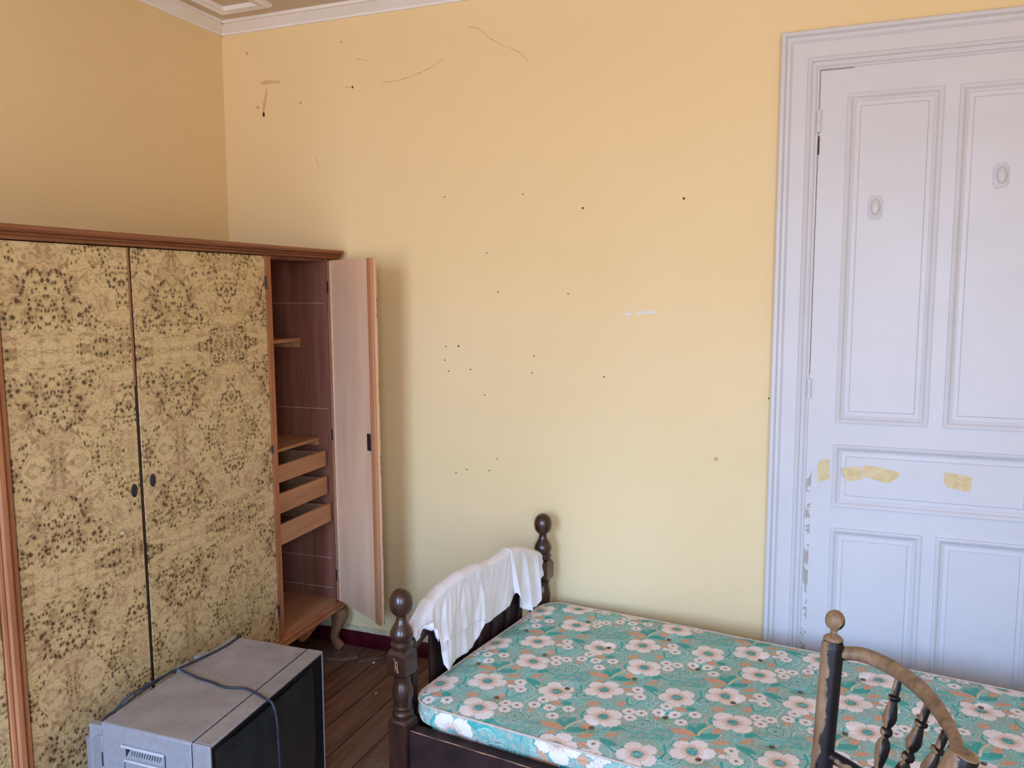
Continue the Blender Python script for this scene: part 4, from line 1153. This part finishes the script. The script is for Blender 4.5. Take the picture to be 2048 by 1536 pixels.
# right post, finial missing: bare end with a pin hole
ax2 = (QT - QM).normalized()
end = [(-0.245, 0), (-0.245, 0.019), (-0.03, 0.0215), (-0.002, 0.0215), (0.0, 0.0205)]
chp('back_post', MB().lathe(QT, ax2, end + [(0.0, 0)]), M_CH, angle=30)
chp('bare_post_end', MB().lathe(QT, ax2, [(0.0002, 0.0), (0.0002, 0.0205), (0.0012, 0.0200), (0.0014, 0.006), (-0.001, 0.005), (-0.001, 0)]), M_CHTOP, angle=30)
# crest rail
crest = catmull([PT - ax * 0.022 + Vector((0.004, 0, 0)), (2.725, -1.533, 0.936), (2.765, -1.556, 0.936), (2.800, -1.600, 0.936), (2.828, -1.660, 0.936), (2.846, -1.728, 0.934), (2.856, -1.800, 0.931), (2.850, -1.862, 0.925)], 8)
nC = len(crest)
R = []
for i, p in enumerate(crest):
    t_ = (crest[min(i + 1, nC - 1)] - crest[max(i - 1, 0)]).normalized()
    side = t_.cross(Vector((0, 0, 1))).normalized()
    f_ = math.sin(PI * min(1, i / (nC - 1) * 1.15 + 0.08)) ** 0.6
    a, c_ = 0.0095 + 0.0045 * f_, 0.0105 + 0.0035 * f_
    R.append([tuple(p + side * math.cos(2 * PI * j / 16) * a + Vector((0, 0, 1)) * math.sin(2 * PI * j / 16) * c_) for j in range(16)])
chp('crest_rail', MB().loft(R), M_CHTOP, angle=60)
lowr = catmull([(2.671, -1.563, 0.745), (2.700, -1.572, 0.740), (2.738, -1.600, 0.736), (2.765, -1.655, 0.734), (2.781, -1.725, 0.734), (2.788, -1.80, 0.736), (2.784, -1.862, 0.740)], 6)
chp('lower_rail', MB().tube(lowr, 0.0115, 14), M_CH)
for tpos, bpos in (((2.793, -1.590, 0.930), (2.757, -1.633, 0.738)), ((2.833, -1.675, 0.930), (2.776, -1.695, 0.737)), ((2.851, -1.756, 0.928), (2.786, -1.762, 0.738))):
    a = Vector(tpos); c_ = Vector(bpos); L_ = (a - c_).length
    pf2 = [(0, .0055), (.10, .0065), (.14, .0075), (.145, .0105), (.155, .0105), (.16, .0065), (.20, .008), (.28, .0115), (.36, .0125), (.41, .010), (.435, .0062), (.45, .0062), (.465, .0098), (.49, .0110), (.515, .0098), (.53, .0065), (.545, .0065), (.57, .0100), (.62, .0125), (.70, .0100), (.77, .0068), (.785, .0105), (.80, .0112), (.812, .0105), (.825, .0066), (.90, .0068), (1.0, .0062)]
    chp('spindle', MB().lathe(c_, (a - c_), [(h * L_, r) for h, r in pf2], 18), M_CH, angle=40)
# seat, legs
n = 40
sc0 = Vector((2.545, -1.80))
seat = [(sc0.x + 0.215 * math.cos(2 * PI * i / n), sc0.y + 0.235 * math.sin(2 * PI * i / n)) for i in range(n)]
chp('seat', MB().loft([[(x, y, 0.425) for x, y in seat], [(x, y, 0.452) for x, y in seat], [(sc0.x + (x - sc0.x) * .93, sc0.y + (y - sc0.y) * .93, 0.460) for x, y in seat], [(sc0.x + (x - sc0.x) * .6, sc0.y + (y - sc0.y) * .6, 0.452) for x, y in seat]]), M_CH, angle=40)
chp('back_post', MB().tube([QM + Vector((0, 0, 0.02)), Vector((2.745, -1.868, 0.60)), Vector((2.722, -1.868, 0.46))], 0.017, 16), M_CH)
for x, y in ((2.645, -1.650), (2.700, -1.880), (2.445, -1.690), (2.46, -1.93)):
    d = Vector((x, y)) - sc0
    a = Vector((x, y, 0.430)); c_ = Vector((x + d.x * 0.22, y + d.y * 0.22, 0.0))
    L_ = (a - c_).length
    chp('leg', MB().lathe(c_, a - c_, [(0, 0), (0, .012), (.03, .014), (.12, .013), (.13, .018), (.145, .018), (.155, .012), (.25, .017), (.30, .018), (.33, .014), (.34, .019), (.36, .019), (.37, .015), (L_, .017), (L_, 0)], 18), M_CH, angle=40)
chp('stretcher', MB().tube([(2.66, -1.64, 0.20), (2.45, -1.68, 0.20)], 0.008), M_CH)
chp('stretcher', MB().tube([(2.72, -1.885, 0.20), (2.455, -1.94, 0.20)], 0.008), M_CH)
